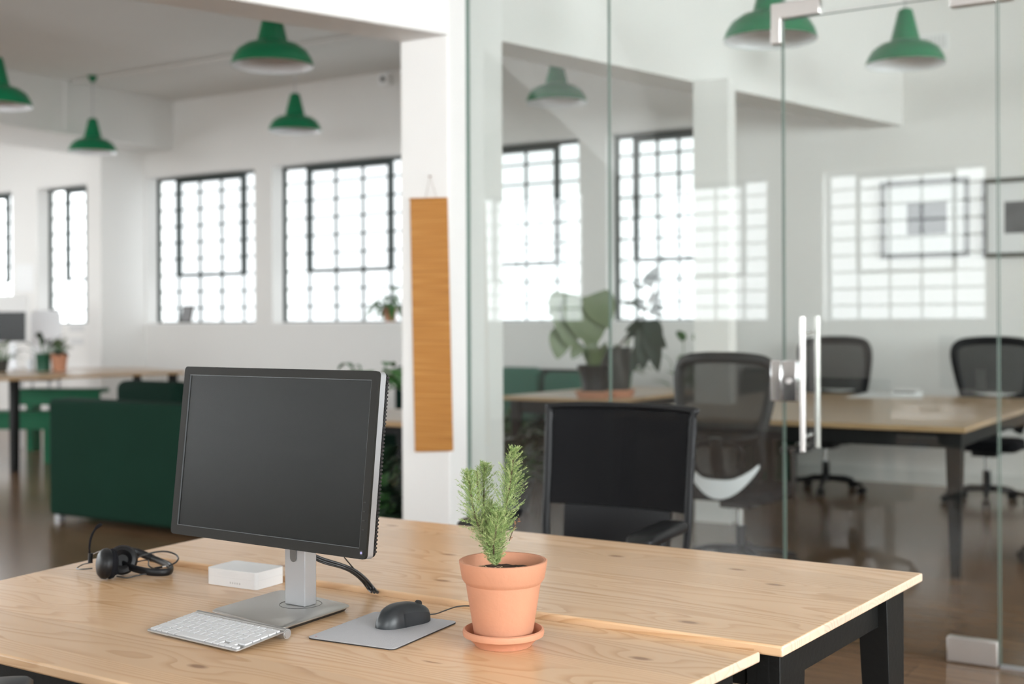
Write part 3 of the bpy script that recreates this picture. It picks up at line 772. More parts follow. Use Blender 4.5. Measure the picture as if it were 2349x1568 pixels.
def mouse_pt(s, t, hgt=1.0, wid=1.0):
    # s 0..1 rear to nose, t -1..1 across
    s = max(0.0, min(1.0, s)); L0 = .120
    e_ = max(0.0, 1-abs(2*s-1)**2.6)**.5
    w = .0325*e_*(1-.10*s)*(1-.10*math.sin(PI*s)**4)*wid
    h = (.041*max(0.0, 1-abs((s-.42)/(.42 if s < .42 else .66))**2.3)**.62)*hgt
    z = h*max(0.0, 1-abs(t)**2.8)**.5
    if s > .97: z *= max(0, (1-s)/.03)**.4
    return Vector((mc.x, mc.y, ZN+.0035))+mdv*((s-.5)*L0)+mrt*(t*w)+Vector((0, 0, max(z, 0)))
def mouse_shell(name, m, t0, t1, s0, s1, lift, parent, ns=26, nt_=22):
    vs = []; fs = []
    for i in range(ns+1):
        s = s0+(s1-s0)*(.5-.5*math.cos(PI*i/ns))
        for j in range(nt_+1):
            q = j/nt_; t = (-math.cos(PI*q) if t0 == -1 and t1 == 1 else t0+(t1-t0)*q)
            vs.append(mouse_pt(s, max(-1, min(1, t)), 1+lift, 1+lift))
    for i in range(ns):
        for j in range(nt_):
            a = i*(nt_+1)+j; fs.append((a, a+1, a+nt_+2, a+nt_+1))
    return MB().add(vs, fs).build(name, m, parent, smooth=60)
mouse_shell('shell', M['mouse'], -1, 1, 0, 1, 0, ms)
mouse_shell('side_grip', M['mouse_side'], .86, 1, .36, .97, .03, ms)
mouse_shell('button_gap', M['rubber'], -.02, .02, .55, .985, .012, ms, 10, 3)
wc = mouse_pt(.80, 0)
MB().cyl(wc-mrt*.0035+Vector((0, 0, -.001)), wc+mrt*.0035+Vector((0, 0, -.001)), .0065, n=20).build('scroll_wheel', M['rubber'], ms, smooth=40)
ns_ = mouse_pt(1, 0)
cable([ns_+Vector((0, 0, .008))-mdv*.004, P(1000, 1407, 2.40), P(1020, 1400, 2.42), P(1045, 1391.5, 2.45), P(1068, 1389, 2.46), P(1100, 1391, 2.45), Pz(1150, 1396, ZN+.003)], .0013, None, name='mouse_cord', parent=ms)

# ------------------------------------------------------------------ potted plant
pt = c2w(-.0174, 2.208, ZN)
sc = thing('plant_saucer', (pt.x, pt.y, ZN), 'terracotta saucer under the desk plant pot', 'saucer')
MB().lathe([(0, .0005), (.050, .0005), (.052, .004), (.060, .012), (.066, .016), (.0715, .0185), (.0728, .024), (.0718, .0285), (.0685, .030), (.066, .027), (.0625, .016), (.055, .0075), (0, .0065)], pt, 64, close=False).build('dish', M['terracotta'], sc, smooth=35)
pot = thing('potted_plant', (pt.x, pt.y, ZN+.0072), 'small foxtail fern in a terracotta pot beside the mouse pad', 'potted plant')
MB().lathe([(0, .0073), (.0485, .0073), (.0505, .010), (.0668, .1105), (.0702, .1145), (.0735, .1195), (.0783, .1475), (.0787, .1500), (.0765, .1512), (.0725, .1508), (.0715, .147), (.068, .128), (.066, .118), (0, .115)], pt, 72, close=False).build('pot', M['terracotta'], pot, smooth=30)
# soil
vs = []; fs = []; nr_, na = 14, 40
random.seed(5)
for i in range(nr_+1):
    for j in range(na):
        r_ = .0672*i/nr_; a = 2*PI*j/na
        vs.append((pt.x+r_*math.cos(a), pt.y+r_*math.sin(a), ZN+.1285+random.uniform(-.0025, .0035)+(.006 if i < 5 else 0)*(1-i/5)))
for i in range(nr_):
    for j in range(na):
        fs.append((i*na+j, i*na+(j+1) % na, (i+1)*na+(j+1) % na, (i+1)*na+j))
soil = MB().add(vs, fs).build('soil', M['soil'], pot, smooth=80)
mb = MB()
for i in range(26):
    a = random.uniform(0, 2*PI); r_ = random.uniform(.012, .058); l = random.uniform(.006, .022); b = random.uniform(0, PI)
    c = Vector((pt.x+r_*math.cos(a), pt.y+r_*math.sin(a), ZN+.1325)); d_ = Vector((math.cos(b), math.sin(b), random.uniform(-.1, .25)))*l
    mb.tube([c-d_*.5, c+Vector((0, 0, .002)), c+d_*.5], random.uniform(.0004, .001), 5)
mb.build('root_bits', M['twig'], soil)
# plumes of needles
def plume(path, rads, n, seed, name, m, m2=None, stem=.0016, ndl=.0085):
    random.seed(seed)
    pth = smoothpath(path, 8); k_ = len(pth)
    ra = [rads[0]]*k_
    for i in range(k_):
        f_ = i/(k_-1)*(len(rads)-1); a = int(min(f_, len(rads)-2)); ra[i] = rads[a]+(rads[a+1]-rads[a])*(f_-a)
    st_ = MB().tube(pth, stem, 6).build('stem', M['stem'], pot, smooth=60)
    nb = n//34
    mbs = (MB(), MB())
    for i in range(nb):
        t = (i+random.random())/nb*(k_-1.001); a = int(t); p = pth[a].lerp(pth[a+1], t-a); R_ = ra[a]
        ax = (pth[min(a+1, k_-1)]-pth[a]).normalized(); th = i*2.4+random.uniform(-.4, .4)
        o1 = ax.orthogonal().normalized(); o2 = ax.cross(o1); rad = o1*math.cos(th)+o2*math.sin(th)
        bl = R_*random.uniform(.55, 1.15); bd = (rad+ax*random.uniform(.75, 1.3)).normalized()
        tone = 0 if random.random() < .6 else 1
        for j in range(34):
            f_ = random.random()**.8; c = p+bd*bl*1.15*f_
            d_ = (bd*random.uniform(.4, 1.1)+Vector((random.uniform(-1, 1), random.uniform(-1, 1), random.uniform(-.8, 1)))*.8).normalized()
            l = ndl*random.uniform(.45, .9)*(1-.35*f_)
            s_ = d_.cross(Vector((random.uniform(-1, 1), random.uniform(-1, 1), random.uniform(-1, 1)))).normalized()*.00042
            e_ = d_.cross(s_).normalized()*.0003
            mbs[tone if random.random() < .8 else 1-tone].add([c-s_, c+s_, c+d_*l, c+e_], [(0, 1, 2), (1, 3, 2), (3, 0, 2)])
    for mb, mm in zip(mbs, (m, m2 or m)):
        if mb.v: mb.build('fern_plume', mm, st_)
Z0 = ZN+.130
bs = P(1136, 1294, 2.205)
plume([bs, P(1118, 1245, 2.20), P(1092, 1190, 2.19), P(1080, 1130, 2.18), P(1074, 1086, 2.17)], [.010, .030, .034, .026, .008], 8000, 1, 'a', M['fern1'], M['fern2'])
plume([bs, P(1126, 1240, 2.22), P(1112, 1180, 2.22), P(1110, 1110, 2.22), P(1112, 1068, 2.21)], [.012, .034, .036, .026, .006], 9000, 2, 'b', M['fern1'], M['fern2'])
plume([bs, P(1146, 1240, 2.19), P(1158, 1180, 2.18), P(1170, 1110, 2.18), P(1180, 1034, 2.17)], [.012, .034, .038, .034, .010], 11000, 3, 'c', M['fern1'], M['fern2'])
plume([bs, P(1132, 1255, 2.17), P(1138, 1215, 2.16), P(1142, 1180, 2.16)], [.012, .028, .028, .010], 4500, 4, 'd', M['fern1'], M['fern2'])
plume([bs, P(1128, 1250, 2.23), P(1124, 1205, 2.235), P(1128, 1160, 2.24)], [.012, .032, .030, .010], 4500, 14, 'g', M['fern1'], M['fern2'])
plume([P(1098, 1150, 2.20), P(1095, 1110, 2.20), P(1094, 1084, 2.20)], [.012, .011, .004], 900, 8, 'f', M['fern2'], M['fern2'])
plume([P(1168, 1240, 2.2), P(1180, 1208, 2.2), P(1191, 1190, 2.2)], [.004, .0055, .002], 260, 5, 'e', M['fernbrown'], M['fernbrown'], .0008, .005)

# ------------------------------------------------------------------ headset
hs = thing('headset', tuple(Pz(290, 1318, ZN)), 'black call-centre headset with boom microphone on the left of the near desk', 'headset')
def disc(c, d, prof, name, m, parent, sm=35):
    q_ = Vector(d).to_track_quat('Z', 'Y').to_matrix()
    return MB().lathe(prof, c, 36, q_, close=False).build(name, m, parent, smooth=sm)
e1 = P(243, 1292, 2.79); d1 = dirw(-.75, -.5)+Vector((0, 0, .12)); d1.normalize()
disc(e1-d1*.006, d1, [(0, 0), (.032, 0), (.0345, .006), (.033, .014), (.026, .021), (.014, .025), (0, .0255)], 'ear_cup', M['black_plastic'], hs)
disc(e1-d1*.020, d1, [(.012, 0), (.024, -.001), (.032, .003), (.034, .009), (.032, .0145), (.012, .0145), (.012, 0)], 'ear_cushion', M['black_matte'], hs)
e2 = P(281, 1284, 2.84); d2 = dirw(.25, -.95)+Vector((0, 0, .28)); d2.normalize()
disc(e2, d2, [(.013, .004), (.014, .011), (.022, .0165), (.030, .014), (.034, .006), (.033, 0), (.013, 0), (.013, .004)], 'ear_cushion', M['black_plastic'], hs)
disc(e2-d2*.016, d2, [(0, 0), (.020, .001), (.032, .009), (.033, .016), (0, .0162)], 'ear_cup', M['black_plastic'], hs)
MB().tube(smoothpath([P(288, 1262, 2.95), P(318, 1267, 2.97), P(350, 1280, 2.96)], 6), .0085, 12, flat=(.7, 1.1)).build('headband_arm', M['black_plastic'], hs, smooth=60)
MB().tube(smoothpath([P(348, 1279, 2.96), P(370, 1288, 2.93), P(388, 1296, 2.88), P(394, 1304, 2.84), P(384, 1311.5, 2.80), P(350, 1312, 2.79), P(318, 1306, 2.81), P(295, 1299, 2.83), P(272, 1287, 2.85), P(256, 1277, 2.86)], 6),
          .0068, 12, flat=(.62, 1.25)).build('headband', M['black_plastic'], hs, smooth=60)
MB().tube(smoothpath([P(248, 1320, 2.80), P(262, 1314, 2.81), P(280, 1306, 2.84)], 5), .0055, 10).build('band_pad', M['black_matte'], hs, smooth=60)
MB().tube(smoothpath([P(207, 1283, 2.84), P(205, 1262, 2.84), P(207, 1240, 2.84), P(213, 1222, 2.84), P(222, 1210, 2.84)], 6), .0027, 8).build('microphone_boom', M['black_matte'], hs, smooth=60)
MB().tube([P(219, 1212, 2.84), P(226, 1206, 2.84), P(233, 1202, 2.84)], [.003, .0048, .0035], 10).build('microphone_tip', M['black_matte'], hs, smooth=60)
MB().tube([P(207, 1290, 2.84), P(208, 1268, 2.84)], .0052, 10).build('boom_pivot', M['black_plastic'], hs, smooth=60)
MB().tube(smoothpath([P(214, 1270, 2.82), P(228, 1264, 2.83), P(243, 1264, 2.84)], 5), .0011, 6).build('trim_line', M['silver'], hs, smooth=60)
cable([P(300, 1293, 2.84), P(318, 1277, 2.86), P(350, 1267, 2.88), P(378, 1264, 2.90), P(401, 1270, 2.90), P(409, 1280, 2.88), P(402, 1290, 2.86), P(388, 1297, 2.84)], .0020, None, name='headset_cord', parent=hs)
cable([P(212, 1289.5, 2.86), P(190, 1294, 2.88), P(176, 1303, 2.88), P(186, 1305, 2.84), P(212, 1303, 2.84)], .0013, None, name='headset_cord', parent=hs)
cable([P(268, 1321, 2.78), P(290, 1324.5, 2.77), P(312, 1320, 2.78), P(330, 1316, 2.79), P(350, 1315, 2.80)], .0017, None, name='headset_cord', parent=hs)
cable([P(305, 1290, 2.88), P(338, 1284, 2.9), P(341, 1296, 2.86), P(352, 1303, 2.85), P(366, 1301, 2.85)], .0016, None, name='headset_cord', parent=hs)
a_, b_ = P(366, 1302, 2.85), P(373, 1299.5, 2.85); c_ = P(382, 1298.5, 2.85)
MB().tube([P(355, 1303, 2.85), b_], .0038, 8, flat=(1, .7)).build('plug_grip', M['black_plastic'], hs, smooth=50)
MB().tube([b_, c_], .0034, 4, flat=(1, .6)).build('usb_plug', M['chrome'], hs)

# ------------------------------------------------------------------ office chairs
def office_chair(loc, rot, label, style='box', parts='full', seat_z=.47, s=1.0, group=None, white=False, arm=True):
    """local frame: chair faces +Y; back at -Y"""
    r = thing('office_chair', loc, label, 'chair', group, rot)
    WORLD[0] = False
    bw = .25; 
    if style == 'box':
        zb, zt, w0, w1, yb = .50, 1.035, .262, .275, -.28
        def back(a, z):  # gentle curve
            return Vector((a, yb-.06*((z-zb)/(zt-zb))-.03+.05*(a/.25)**2*1.0, z))
        pts = []
        for z, w in ((zb, w0*.98), (.62, w0*1.03), (.8, .272), (zt-.03, w1)): pts.append((w, z))
        pth = [back(-w, z) for w, z in pts]+[back(-w1*.95, zt), back(0, zt+.004), back(w1*.95, zt)]+[back(w, z) for w, z in reversed(pts)]
        MB().tube(smoothpath(pth, 5), .012, 8, flat=(1.3, 1)).build('back_frame', M['black_plastic'], r, smooth=60)
        def sheet(z0, z1, off, name, m, wf=1.0, thick=.008, n=12):
            vs = []; fs = []
            for k_ in (0, 1):
                for i in range(n+1):
                    z = z0+(z1-z0)*i/n; w = (w0+(w1-w0)*min(1, max(0, (z-zb)/(zt-zb))))*wf
                    for j in range(n+1):
                        a = -w+2*w*j/n; p = back(a, z); vs.append(p+Vector((0, off+(thick if k_ else 0), 0)))
            N_ = (n+1)*(n+1)
            for i in range(n):
                for j in range(n):
                    a = i*(n+1)+j; fs.append((a, a+n+1, a+n+2, a+1)); fs.append((N_+a, N_+a+1, N_+a+n+2, N_+a+n+1))
            for i in range(n):
                fs += [(i, i+1, N_+i+1, N_+i), (n*(n+1)+i, N_+n*(n+1)+i, N_+n*(n+1)+i+1, n*(n+1)+i+1)]
                a, b = i*(n+1), (i+1)*(n+1); fs += [(a, N_+a, N_+b, b), (a+n, b+n, N_+b+n, N_+a+n)]
            return MB().add(vs, fs).build(name, m, r, smooth=50)
        sheet(.69, 1.034, .0, 'back_mesh', M['mesh'], .98, .003)
        sheet(.50, .69, .0, 'lower_back_panel', M['black_plastic'], .76, .02)
        MB().tube([Vector((0, yb-.125, 1.0)), Vector((0, yb-.08, .72)), Vector((0, yb-.05, .5)), Vector((0, -.1, .40))], .022, 8, flat=(1.4, .6)).build('back_spine', M['black_plastic'], r, smooth=60)
    else:
        zb, zt, yb = .46, 1.19, -.24
        def bk_(a, z): return Vector((a, yb-.05*math.sin((z-zb)/(zt-zb)*PI*.9+.4)-.02+.09*(a/.28)**2-.05*(z-zb), z))
        prof = [(.17, .50), (.215, .62), (.215, .74), (.25, .90), (.275, 1.05), (.268, 1.13), (.22, 1.172), (.10, 1.188)]
        pth = [bk_(-w, z) for w, z in prof]+[bk_(0, zt)]+[bk_(w, z) for w, z in reversed(prof)]
        MB().tube(smoothpath(pth, 5), .026, 8, flat=(1.2, .7), up=(0, 1, 0)).build('back_frame', M['black_plastic'], r, smooth=60)
        def width(z):
            for (a, za), (b, zb_) in zip(prof, prof[1:]):
                if za <= z <= zb_: return a+(b-a)*(z-za)/(zb_-za)
            return prof[0][0] if z < prof[0][1] else .05
        def sheet(z0, z1, name, m, wf, n=14, off=0.0, thick=.003):
            vs = []; fs = []
            for i in range(n+1):
                z = z0+(z1-z0)*i/n; w = width(z)*wf
                for j in range(n+1): vs.append(bk_(-w+2*w*j/n, z)+Vector((0, off, 0)))
            for i in range(n):
                for j in range(n):
                    a = i*(n+1)+j; fs.append((a, a+1, a+n+2, a+n+1))
            o = MB().add(vs, fs).build(name, m, r, smooth=60)
            so = o.modifiers.new('thick', 'SOLIDIFY'); so.thickness = thick
            return o
        sheet(.79, 1.165, 'back_mesh', M['mesh_open'], .99)
        sheet(.52, .76, 'lower_back_mesh', M['mesh_open'], .95)
        MB().tube(smoothpath([bk_(-.21, .77), bk_(-.1, .745), bk_(0, .735), bk_(.1, .745), bk_(.21, .77)], 5), .024, 8, flat=(.7, 1.3)).build('lumbar_bar', M['black_plastic'], r, smooth=60)
        for sx_ in (-1, 1):
            MB().tube(smoothpath([bk_(sx_*.03, .735)-Vector((0, .02, 0)), bk_(sx_*.13, .70)-Vector((0, .03, 0)), bk_(sx_*.135, .62)-Vector((0, .03, 0)), bk_(sx_*.10, .555)-Vector((0, .03, 0)), bk_(sx_*.03, .54)-Vector((0, .03, 0))], 5), .013, 8).build('back_loop', M['black_plastic'], r, smooth=60)
        MB().tube([bk_(0, .76)-Vector((0, .03, 0)), bk_(0, .6)-Vector((0, .035, 0)), Vector((0, -.22, .45)), Vector((0, -.08, .40))], .026, 8, flat=(1.5, .6)).build('back_spine', M['black_plastic'], r, smooth=60)
        if white:
            vs = []; fs = []
            n = 16
            for k_ in (0, 1):
                for i in range(n+1):
                    t = -1+2*i/n; a = t*.215
                    zt_ = .53+.09*abs(t)**2.4; zb_ = .425+.175*abs(t)**2.0
                    p = bk_(a, .52); q_ = bk_(a, .50)
                    for z, pq in ((zt_, p), (min(zb_, zt_-.002), q_)): vs.append(Vector((a, pq.y-.03-(.012 if k_ else 0), z)))
            N_ = 2*(n+1)
            for i in range(n):
                a = 2*i; fs += [(a, a+1, a+3, a+2), (N_+a, N_+a+2, N_+a+3, N_+a+1), (a, a+2, N_+a+2, N_+a), (a+1, N_+a+1, N_+a+3, a+3)]
            fs += [(0, N_, N_+1, 1), (2*n, 2*n+1, N_+2*n+1, N_+2*n)]
            MB().add(vs, fs).build('back_trim', M['white_plastic'], r, smooth=60)['label'] = 'white crescent trim under the backrest'
    # seat
    sp = rrect(-.245, .245, -.22, .25, .07)
    zz = [(0.95, seat_z-.075), (1.0, seat_z-.055), (1.0, seat_z-.02), (.96, seat_z-.003), (.86, seat_z+.004)]
    loft_l = [[Vector((a*s_, b*s_, z)) for a, b in sp] for s_, z in zz]
    loft(loft_l, 'seat', M['black_matte'], r, 60)
    MB().box(-.09, .09, -.10, .10, seat_z-.125, seat_z-.076).build('tilt_mechanism', M['black_plastic'], r, bevel=.01)
    MB().cyl((0, 0, .13), (0, 0, .24), .028).build('gas_cylinder', M['black_plastic'], r, smooth=40)
    MB().cyl((0, 0, .2405), (0, 0, seat_z-.126), .016).build('piston', M['chrome'], r, smooth=40)
    MB().cyl((0, 0, .085), (0, 0, .129), .045, .036).build('hub', M['black_plastic'], r, smooth=40)
    for i in range(5):
        a = 2*PI*i/5+.5; d_ = Vector((math.cos(a), math.sin(a), 0))
        MB().tube([d_*.04+Vector((0, 0, .108)), d_*.2+Vector((0, 0, .095)), d_*.30+Vector((0, 0, .072))], [.022, .018, .014], 8).build('base_leg', M['black_plastic'], r, smooth=60)
        e_ = Vector((-d_.y, d_.x, 0)); c_ = d_*.30+Vector((0, 0, .029))
        MB().cyl(c_-e_*.026, c_-e_*.006, .028, n=18).cyl(c_+e_*.006, c_+e_*.026, .028, n=18).cyl(c_, c_+Vector((0, 0, .045)), .006, n=8).build('caster', M['black_plastic'], r, smooth=40)
    if arm:
        for sx_ in (-1, 1):
            MB().tube([Vector((sx_*.20, 0, seat_z-.06)), Vector((sx_*.305, 0, seat_z-.05)), Vector((sx_*.3055, 0, seat_z+.06)), Vector((sx_*.305, 0, .655))], .017, 8, flat=(.8, 1.5), up=(0, 1, 0)).build('arm_post', M['black_plastic'], r, smooth=60)
            pad = [Vector((sx_*.305+a, b, 0)) for a, b in rrect(-.046, .046, -.11, .215, .038)]
            rg = []
            for s_, dz in ((.92, .655), (1.0, .662), (1.0, .676), (.9, .686)):
                rg.append([Vector((sx_*.305+(p.x-sx_*.305)*s_, p.y*s_, dz+.012-.5*max(0, abs(p.y)-.05)**2)) for p in pad])
            loft(rg, 'arm_pad', M['black_plastic'], r, 60)
    WORLD[0] = True
    return r
# chair behind the far desk (faces the camera side)
cpos = c2w(.215, 4.06, 0); fwd = dirw(-.51, -.86); rot = math.atan2(fwd.y, fwd.x)-PI/2
office_chair((cpos.x, cpos.y, 0), rot, 'black mesh office chair with a square back, behind the far pine desk', 'box')
# foreground chair at the lower left corner
cpos = c2w(-1.10, 1.70, 0); fwd = dirw(-.25, .97); rot = math.atan2(fwd.y, fwd.x)-PI/2
fc = office_chair((cpos.x, cpos.y, 0), rot, 'black office chair cut off at the lower left corner, at the near desk', 'box')
fc.scale = (1.12, 1.12, 1.12)
# meeting room chairs
c0 = c2w(1.24, 6.75, 0)
wch = office_chair((c0.x, c0.y, 0), 0.0, 'black mesh chair with white lower trim, this side of the meeting table', 'curve', white=True)
wch.scale = (.97, .97, .965)
def mchair(x, Y, rot, label, z=1.0, grp=None, **k):
    p = Py(x, 742, Y)
    return office_chair((p.x, Y, 0), rot, label, 'curve', **k)
mchair(1893, 9.60, PI, 'black mesh chair at the far side of the meeting table, behind the door handle')
mchair(2262, 9.58, PI, 'black mesh chair at the far side of the meeting table, at the right edge')
ce = office_chair((MX1+.42, 7.45, 0), PI/2+.2, 'black office chair at the right end of the meeting table', 'curve')

# papers on the meeting table
def sheet_obj(name, pts, z, label, cat, m, t=.0012):
    o = MB().prism([(p.x, p.y) for p in pts], z+.0005, z+t).build(name, m); return tag(o, label, cat)
sheet_obj('paper_sheet', [Pz(1935, 912, ZT), Pz(2118, 914, ZT), Pz(2112, 885+12, ZT), Pz(2010, 895, ZT)], ZT, 'white paper sheets lying on the meeting table', 'paper', M['paper'])
sheet_obj('paper_booklet', [Pz(2045, 905, ZT), Pz(2118, 906, ZT), Pz(2110, 896, ZT), Pz(2052, 896, ZT)], ZT+.0015, 'stack of stapled pages on top of the white sheets', 'paper', M['paper'], .02)
c = Pz(2070, 901, ZT+.022)
tag(MB().tube([c+Vector((-.07, 0, .006)), c+Vector((.09, .01, .006))], .006, 8).build('pen', M['black_plastic']), 'dark pen on the pages on the meeting table', 'pen')

# pictures
def picture(x0, x1, y0, y1, label, prints):
    a = Py(x0, y0, YB); b = Py(x1, y1, YB)
    r = thing('picture_frame', ((a.x+b.x)/2, YB, b.z), label, 'picture')
    t = .035; y_ = YB-.03
    MB().box(a.x, b.x, y_, YB-.001, a.z-t, a.z).box(a.x, b.x, y_, YB-.001, b.z, b.z+t).box(a.x, a.x+t, y_, YB-.001, b.z+t, a.z-t).box(b.x-t, b.x, y_, YB-.001, b.z+t, a.z-t).build('frame', M['picframe'], r)
    MB().box(a.x+t, b.x-t, YB-.012, YB-.002, b.z+t, a.z-t).build('mount', M['paper'], r)
    w = b.x-a.x; h = a.z-b.z
    for (p, q_, s_, u) in prints:
        MB().box(a.x+w*p, a.x+w*q_, YB-.0135, YB-.0122, b.z+h*s_, b.z+h*u).build('print', M['photo_grey'], r)
picture(2022, 2225, 418, 588, 'wide framed print on the meeting room wall, left of the two', [(.3, .75, .3, .7)])
picture(2254, 2440, 412, 586, 'framed print at the right edge of the meeting room wall', [(.28, .7, .3, .7)])

# ------------------------------------------------------------------ bamboo scroll
yb2 = 4.878-.006
tl, tr, br_, bl2 = Py(942, 457, yb2), Py(1027, 455, yb2), Py(1040, 1034, yb2), Py(953, 1036, yb2)
bam = thing('bamboo_scroll', ((bl2.x+br_.x)/2, yb2, bl2.z), 'long orange brown bamboo slat hanging on the near white pillar', 'wall hanging')
MB().hexa([(p.x, yb2, p.z) for p in (tl, tr, br_, bl2)], [(p.x, yb2-.005, p.z) for p in (tl, tr, br_, bl2)]).build('slats', M['bamboo'], bam)
MB().tube([(tl.x, yb2-.004, tl.z), (tr.x, yb2-.004, tr.z)], .006, 8).build('top_rod', M['bamboo'], bam, smooth=60)
nail = Py(986, 404, yb2-.004)
MB().tube([(tl.x*.45+tr.x*.55-.03, yb2-.003, tl.z), (nail.x, yb2-.003, nail.z), (tl.x*.45+tr.x*.55+.035, yb2-.003, tl.z)], .0012, 6).build('hanging_string', M['string'], bam)
MB().cyl((nail.x, 4.8775, nail.z), (nail.x, yb2-.012, nail.z), .0035, n=10).build('nail', M['string'], bam)

# ------------------------------------------------------------------ lamps
def lamp(label, at, diam=.5, first=[None]):
    """at = rim centre"""
    if first[0] is None:
        r = thing('pendant_lamp', (0, 0, 0), '', 'lamp', 'green pendant lamps')
        prof = [(.250, 0), (.249, .012), (.238, .05), (.210, .095), (.160, .130), (.105, .146), (.093, .152), (.091, .165), (.048, .345), (.040, .357), (.018, .365), (.006, .37)]
        MB().lathe(prof, (0, 0, 0), 56, close=False).build('shade', M['green'], r, smooth=40)
        pin = [(.2475, .001), (.2465, .012), (.235, .048), (.207, .091), (.157, .126), (.102, .142), (.088, .155), (.045, .335), (.001, .338)]
        MB().lathe(pin, (0, 0, 0), 56, close=False).build('shade_lining', M['lining'], r, smooth=40)['label'] = 'white enamel lining'
        MB().ell((0, 0, .10), .032, .032, .045).build('light_bulb', M['lining'], r, smooth=60)
        MB().cyl((0, 0, .145), (0, 0, .30), .02).build('lamp_socket', M['lining'], r, smooth=40)
        first[0] = (r, r)
        o = r
    else:
        o = copy_tree(first[0][0])
        for ch in list(o.children):
            if ch.name.startswith(('cord', 'ceiling_rose')): bpy.data.objects.remove(ch)
    o.location = at; o['label'] = label
    s_ = diam/.5
    WORLD[0] = False
    L = ZC-at[2]
    MB().cyl((0, 0, .368), (0, 0, L-.05), .006, n=8).build('cord', M['cord'], o)
    MB().lathe([(.004, L-.075), (.022, L-.06), (.045, L-.022), (.055, L-.001)], (0, 0, 0), 20).build('ceiling_rose', M['green'], o, smooth=50)
    WORLD[0] = True
    return o
lamps = [(213, 349, 107, 'green pendant lamp hanging farthest left with its cord in full view'), (677, 301, 120, 'green pendant lamp hanging below and behind the big one'),
         (625, 152, 187, 'big green pendant lamp half hidden by the ceiling beam'), (-8, 243, 156, 'green pendant lamp cut off by the left edge'),
         (1277, 236, 140, 'green pendant lamp seen through the glass, above the near window'), (1767, 92, 211, 'green pendant lamp behind the door\'s corner fitting'),
         (2077, 148, 176, 'green pendant lamp above the glass door')]
for x, y, w, l in lamps:
    D = .5*F/w; p = P(x, y, D); lamp(l, (p.x, p.y, p.z))

# ------------------------------------------------------------------ sofas and cushions
def cushionbox(x0, x1, y0, y1, z0, z1, name, m, parent, bevel=.05): return MB().box(x0, x1, y0, y1, z0, z1).build(name, m, parent, bevel=bevel, seg=4)
sx0 = -7.22; sy0 = 5.48
sf = thing('sofa', (sx0+1.0, sy0+.45, 0), 'dark green sofa seen from behind, left of the monitor', 'sofa')
cushionbox(sx0, sx0+2.0, sy0, sy0+.2, .04, .83, 'backrest', M['sofa'], sf, .03)
cushionbox(sx0+.0, sx0+.2, sy0+.201, sy0+.9, .04, .62, 'armrest', M['sofa'], sf, .03)
cushionbox(sx0+1.8, sx0+2.0, sy0+.201, sy0+.9, .04, .62, 'armrest', M['sofa'], sf, .03)
cushionbox(sx0+.201, sx0+1.799, sy0+.201, sy0+.9, .04, .42, 'seat', M['sofa'], sf, .03)
for a, b in ((.03, .03), (1.92, .03), (.03, .82), (1.92, .82)):
    MB().box(sx0+a, sx0+a+.05, sy0+b, sy0+b+.05, 0, .039).build('foot', M['silver'], sf)
for i, (a, l) in enumerate(((.42, 'dark green cushion showing above the back of the big sofa'), (1.12, 'dark green cushion on the big sofa, hidden behind the monitor'))):
    tag(cushionbox(sx0+a, sx0+a+.62, sy0+.205, sy0+.36, .425, .955, 'sofa_cushion', M['cushion'], None, .06), l, 'cushion', 'cushions on the big sofa')
s2x, s2y = -7.4, 8.9
s2 = thing('sofa', (s2x+1.1, s2y+.4, 0), 'green sofa below the windows, behind the near pillar', 'sofa')
cushionbox(s2x, s2x+2.2, s2y+.65, s2y+.85, .0, .92, 'backrest', M['cushion'], s2, .04)
cushionbox(s2x+.0, s2x+2.2, s2y, s2y+.649, .0, .45, 'seat', M['cushion'], s2, .04)
for i, (a, l) in enumerate(((.75, 'teal cushion on the green sofa, left one'), (1.3, 'teal cushion on the green sofa, middle one'), (1.78, 'teal cushion on the green sofa, nearest the plant table'))):
    tag(MB().box(s2x+a, s2x+a+.42, s2y+.47, s2y+.64, .455, .98-.04*i).build('sofa_cushion', M['teal'], None, bevel=.06, seg=4), l, 'cushion', 'teal cushions on the far sofa')
# low green armchair in the meeting-room side
s3 = thing('armchair', (-3.75, 9.6, 0), 'green armchair behind the plant table, left of the far pillar', 'armchair')
cushionbox(-4.0, -3.55, 9.9, 10.1, .0, .95, 'backrest', M['sofa'], s3, .04); cushionbox(-4.0, -3.55, 9.4, 9.899, .0, .45, 'seat', M['sofa'], s3, .04)

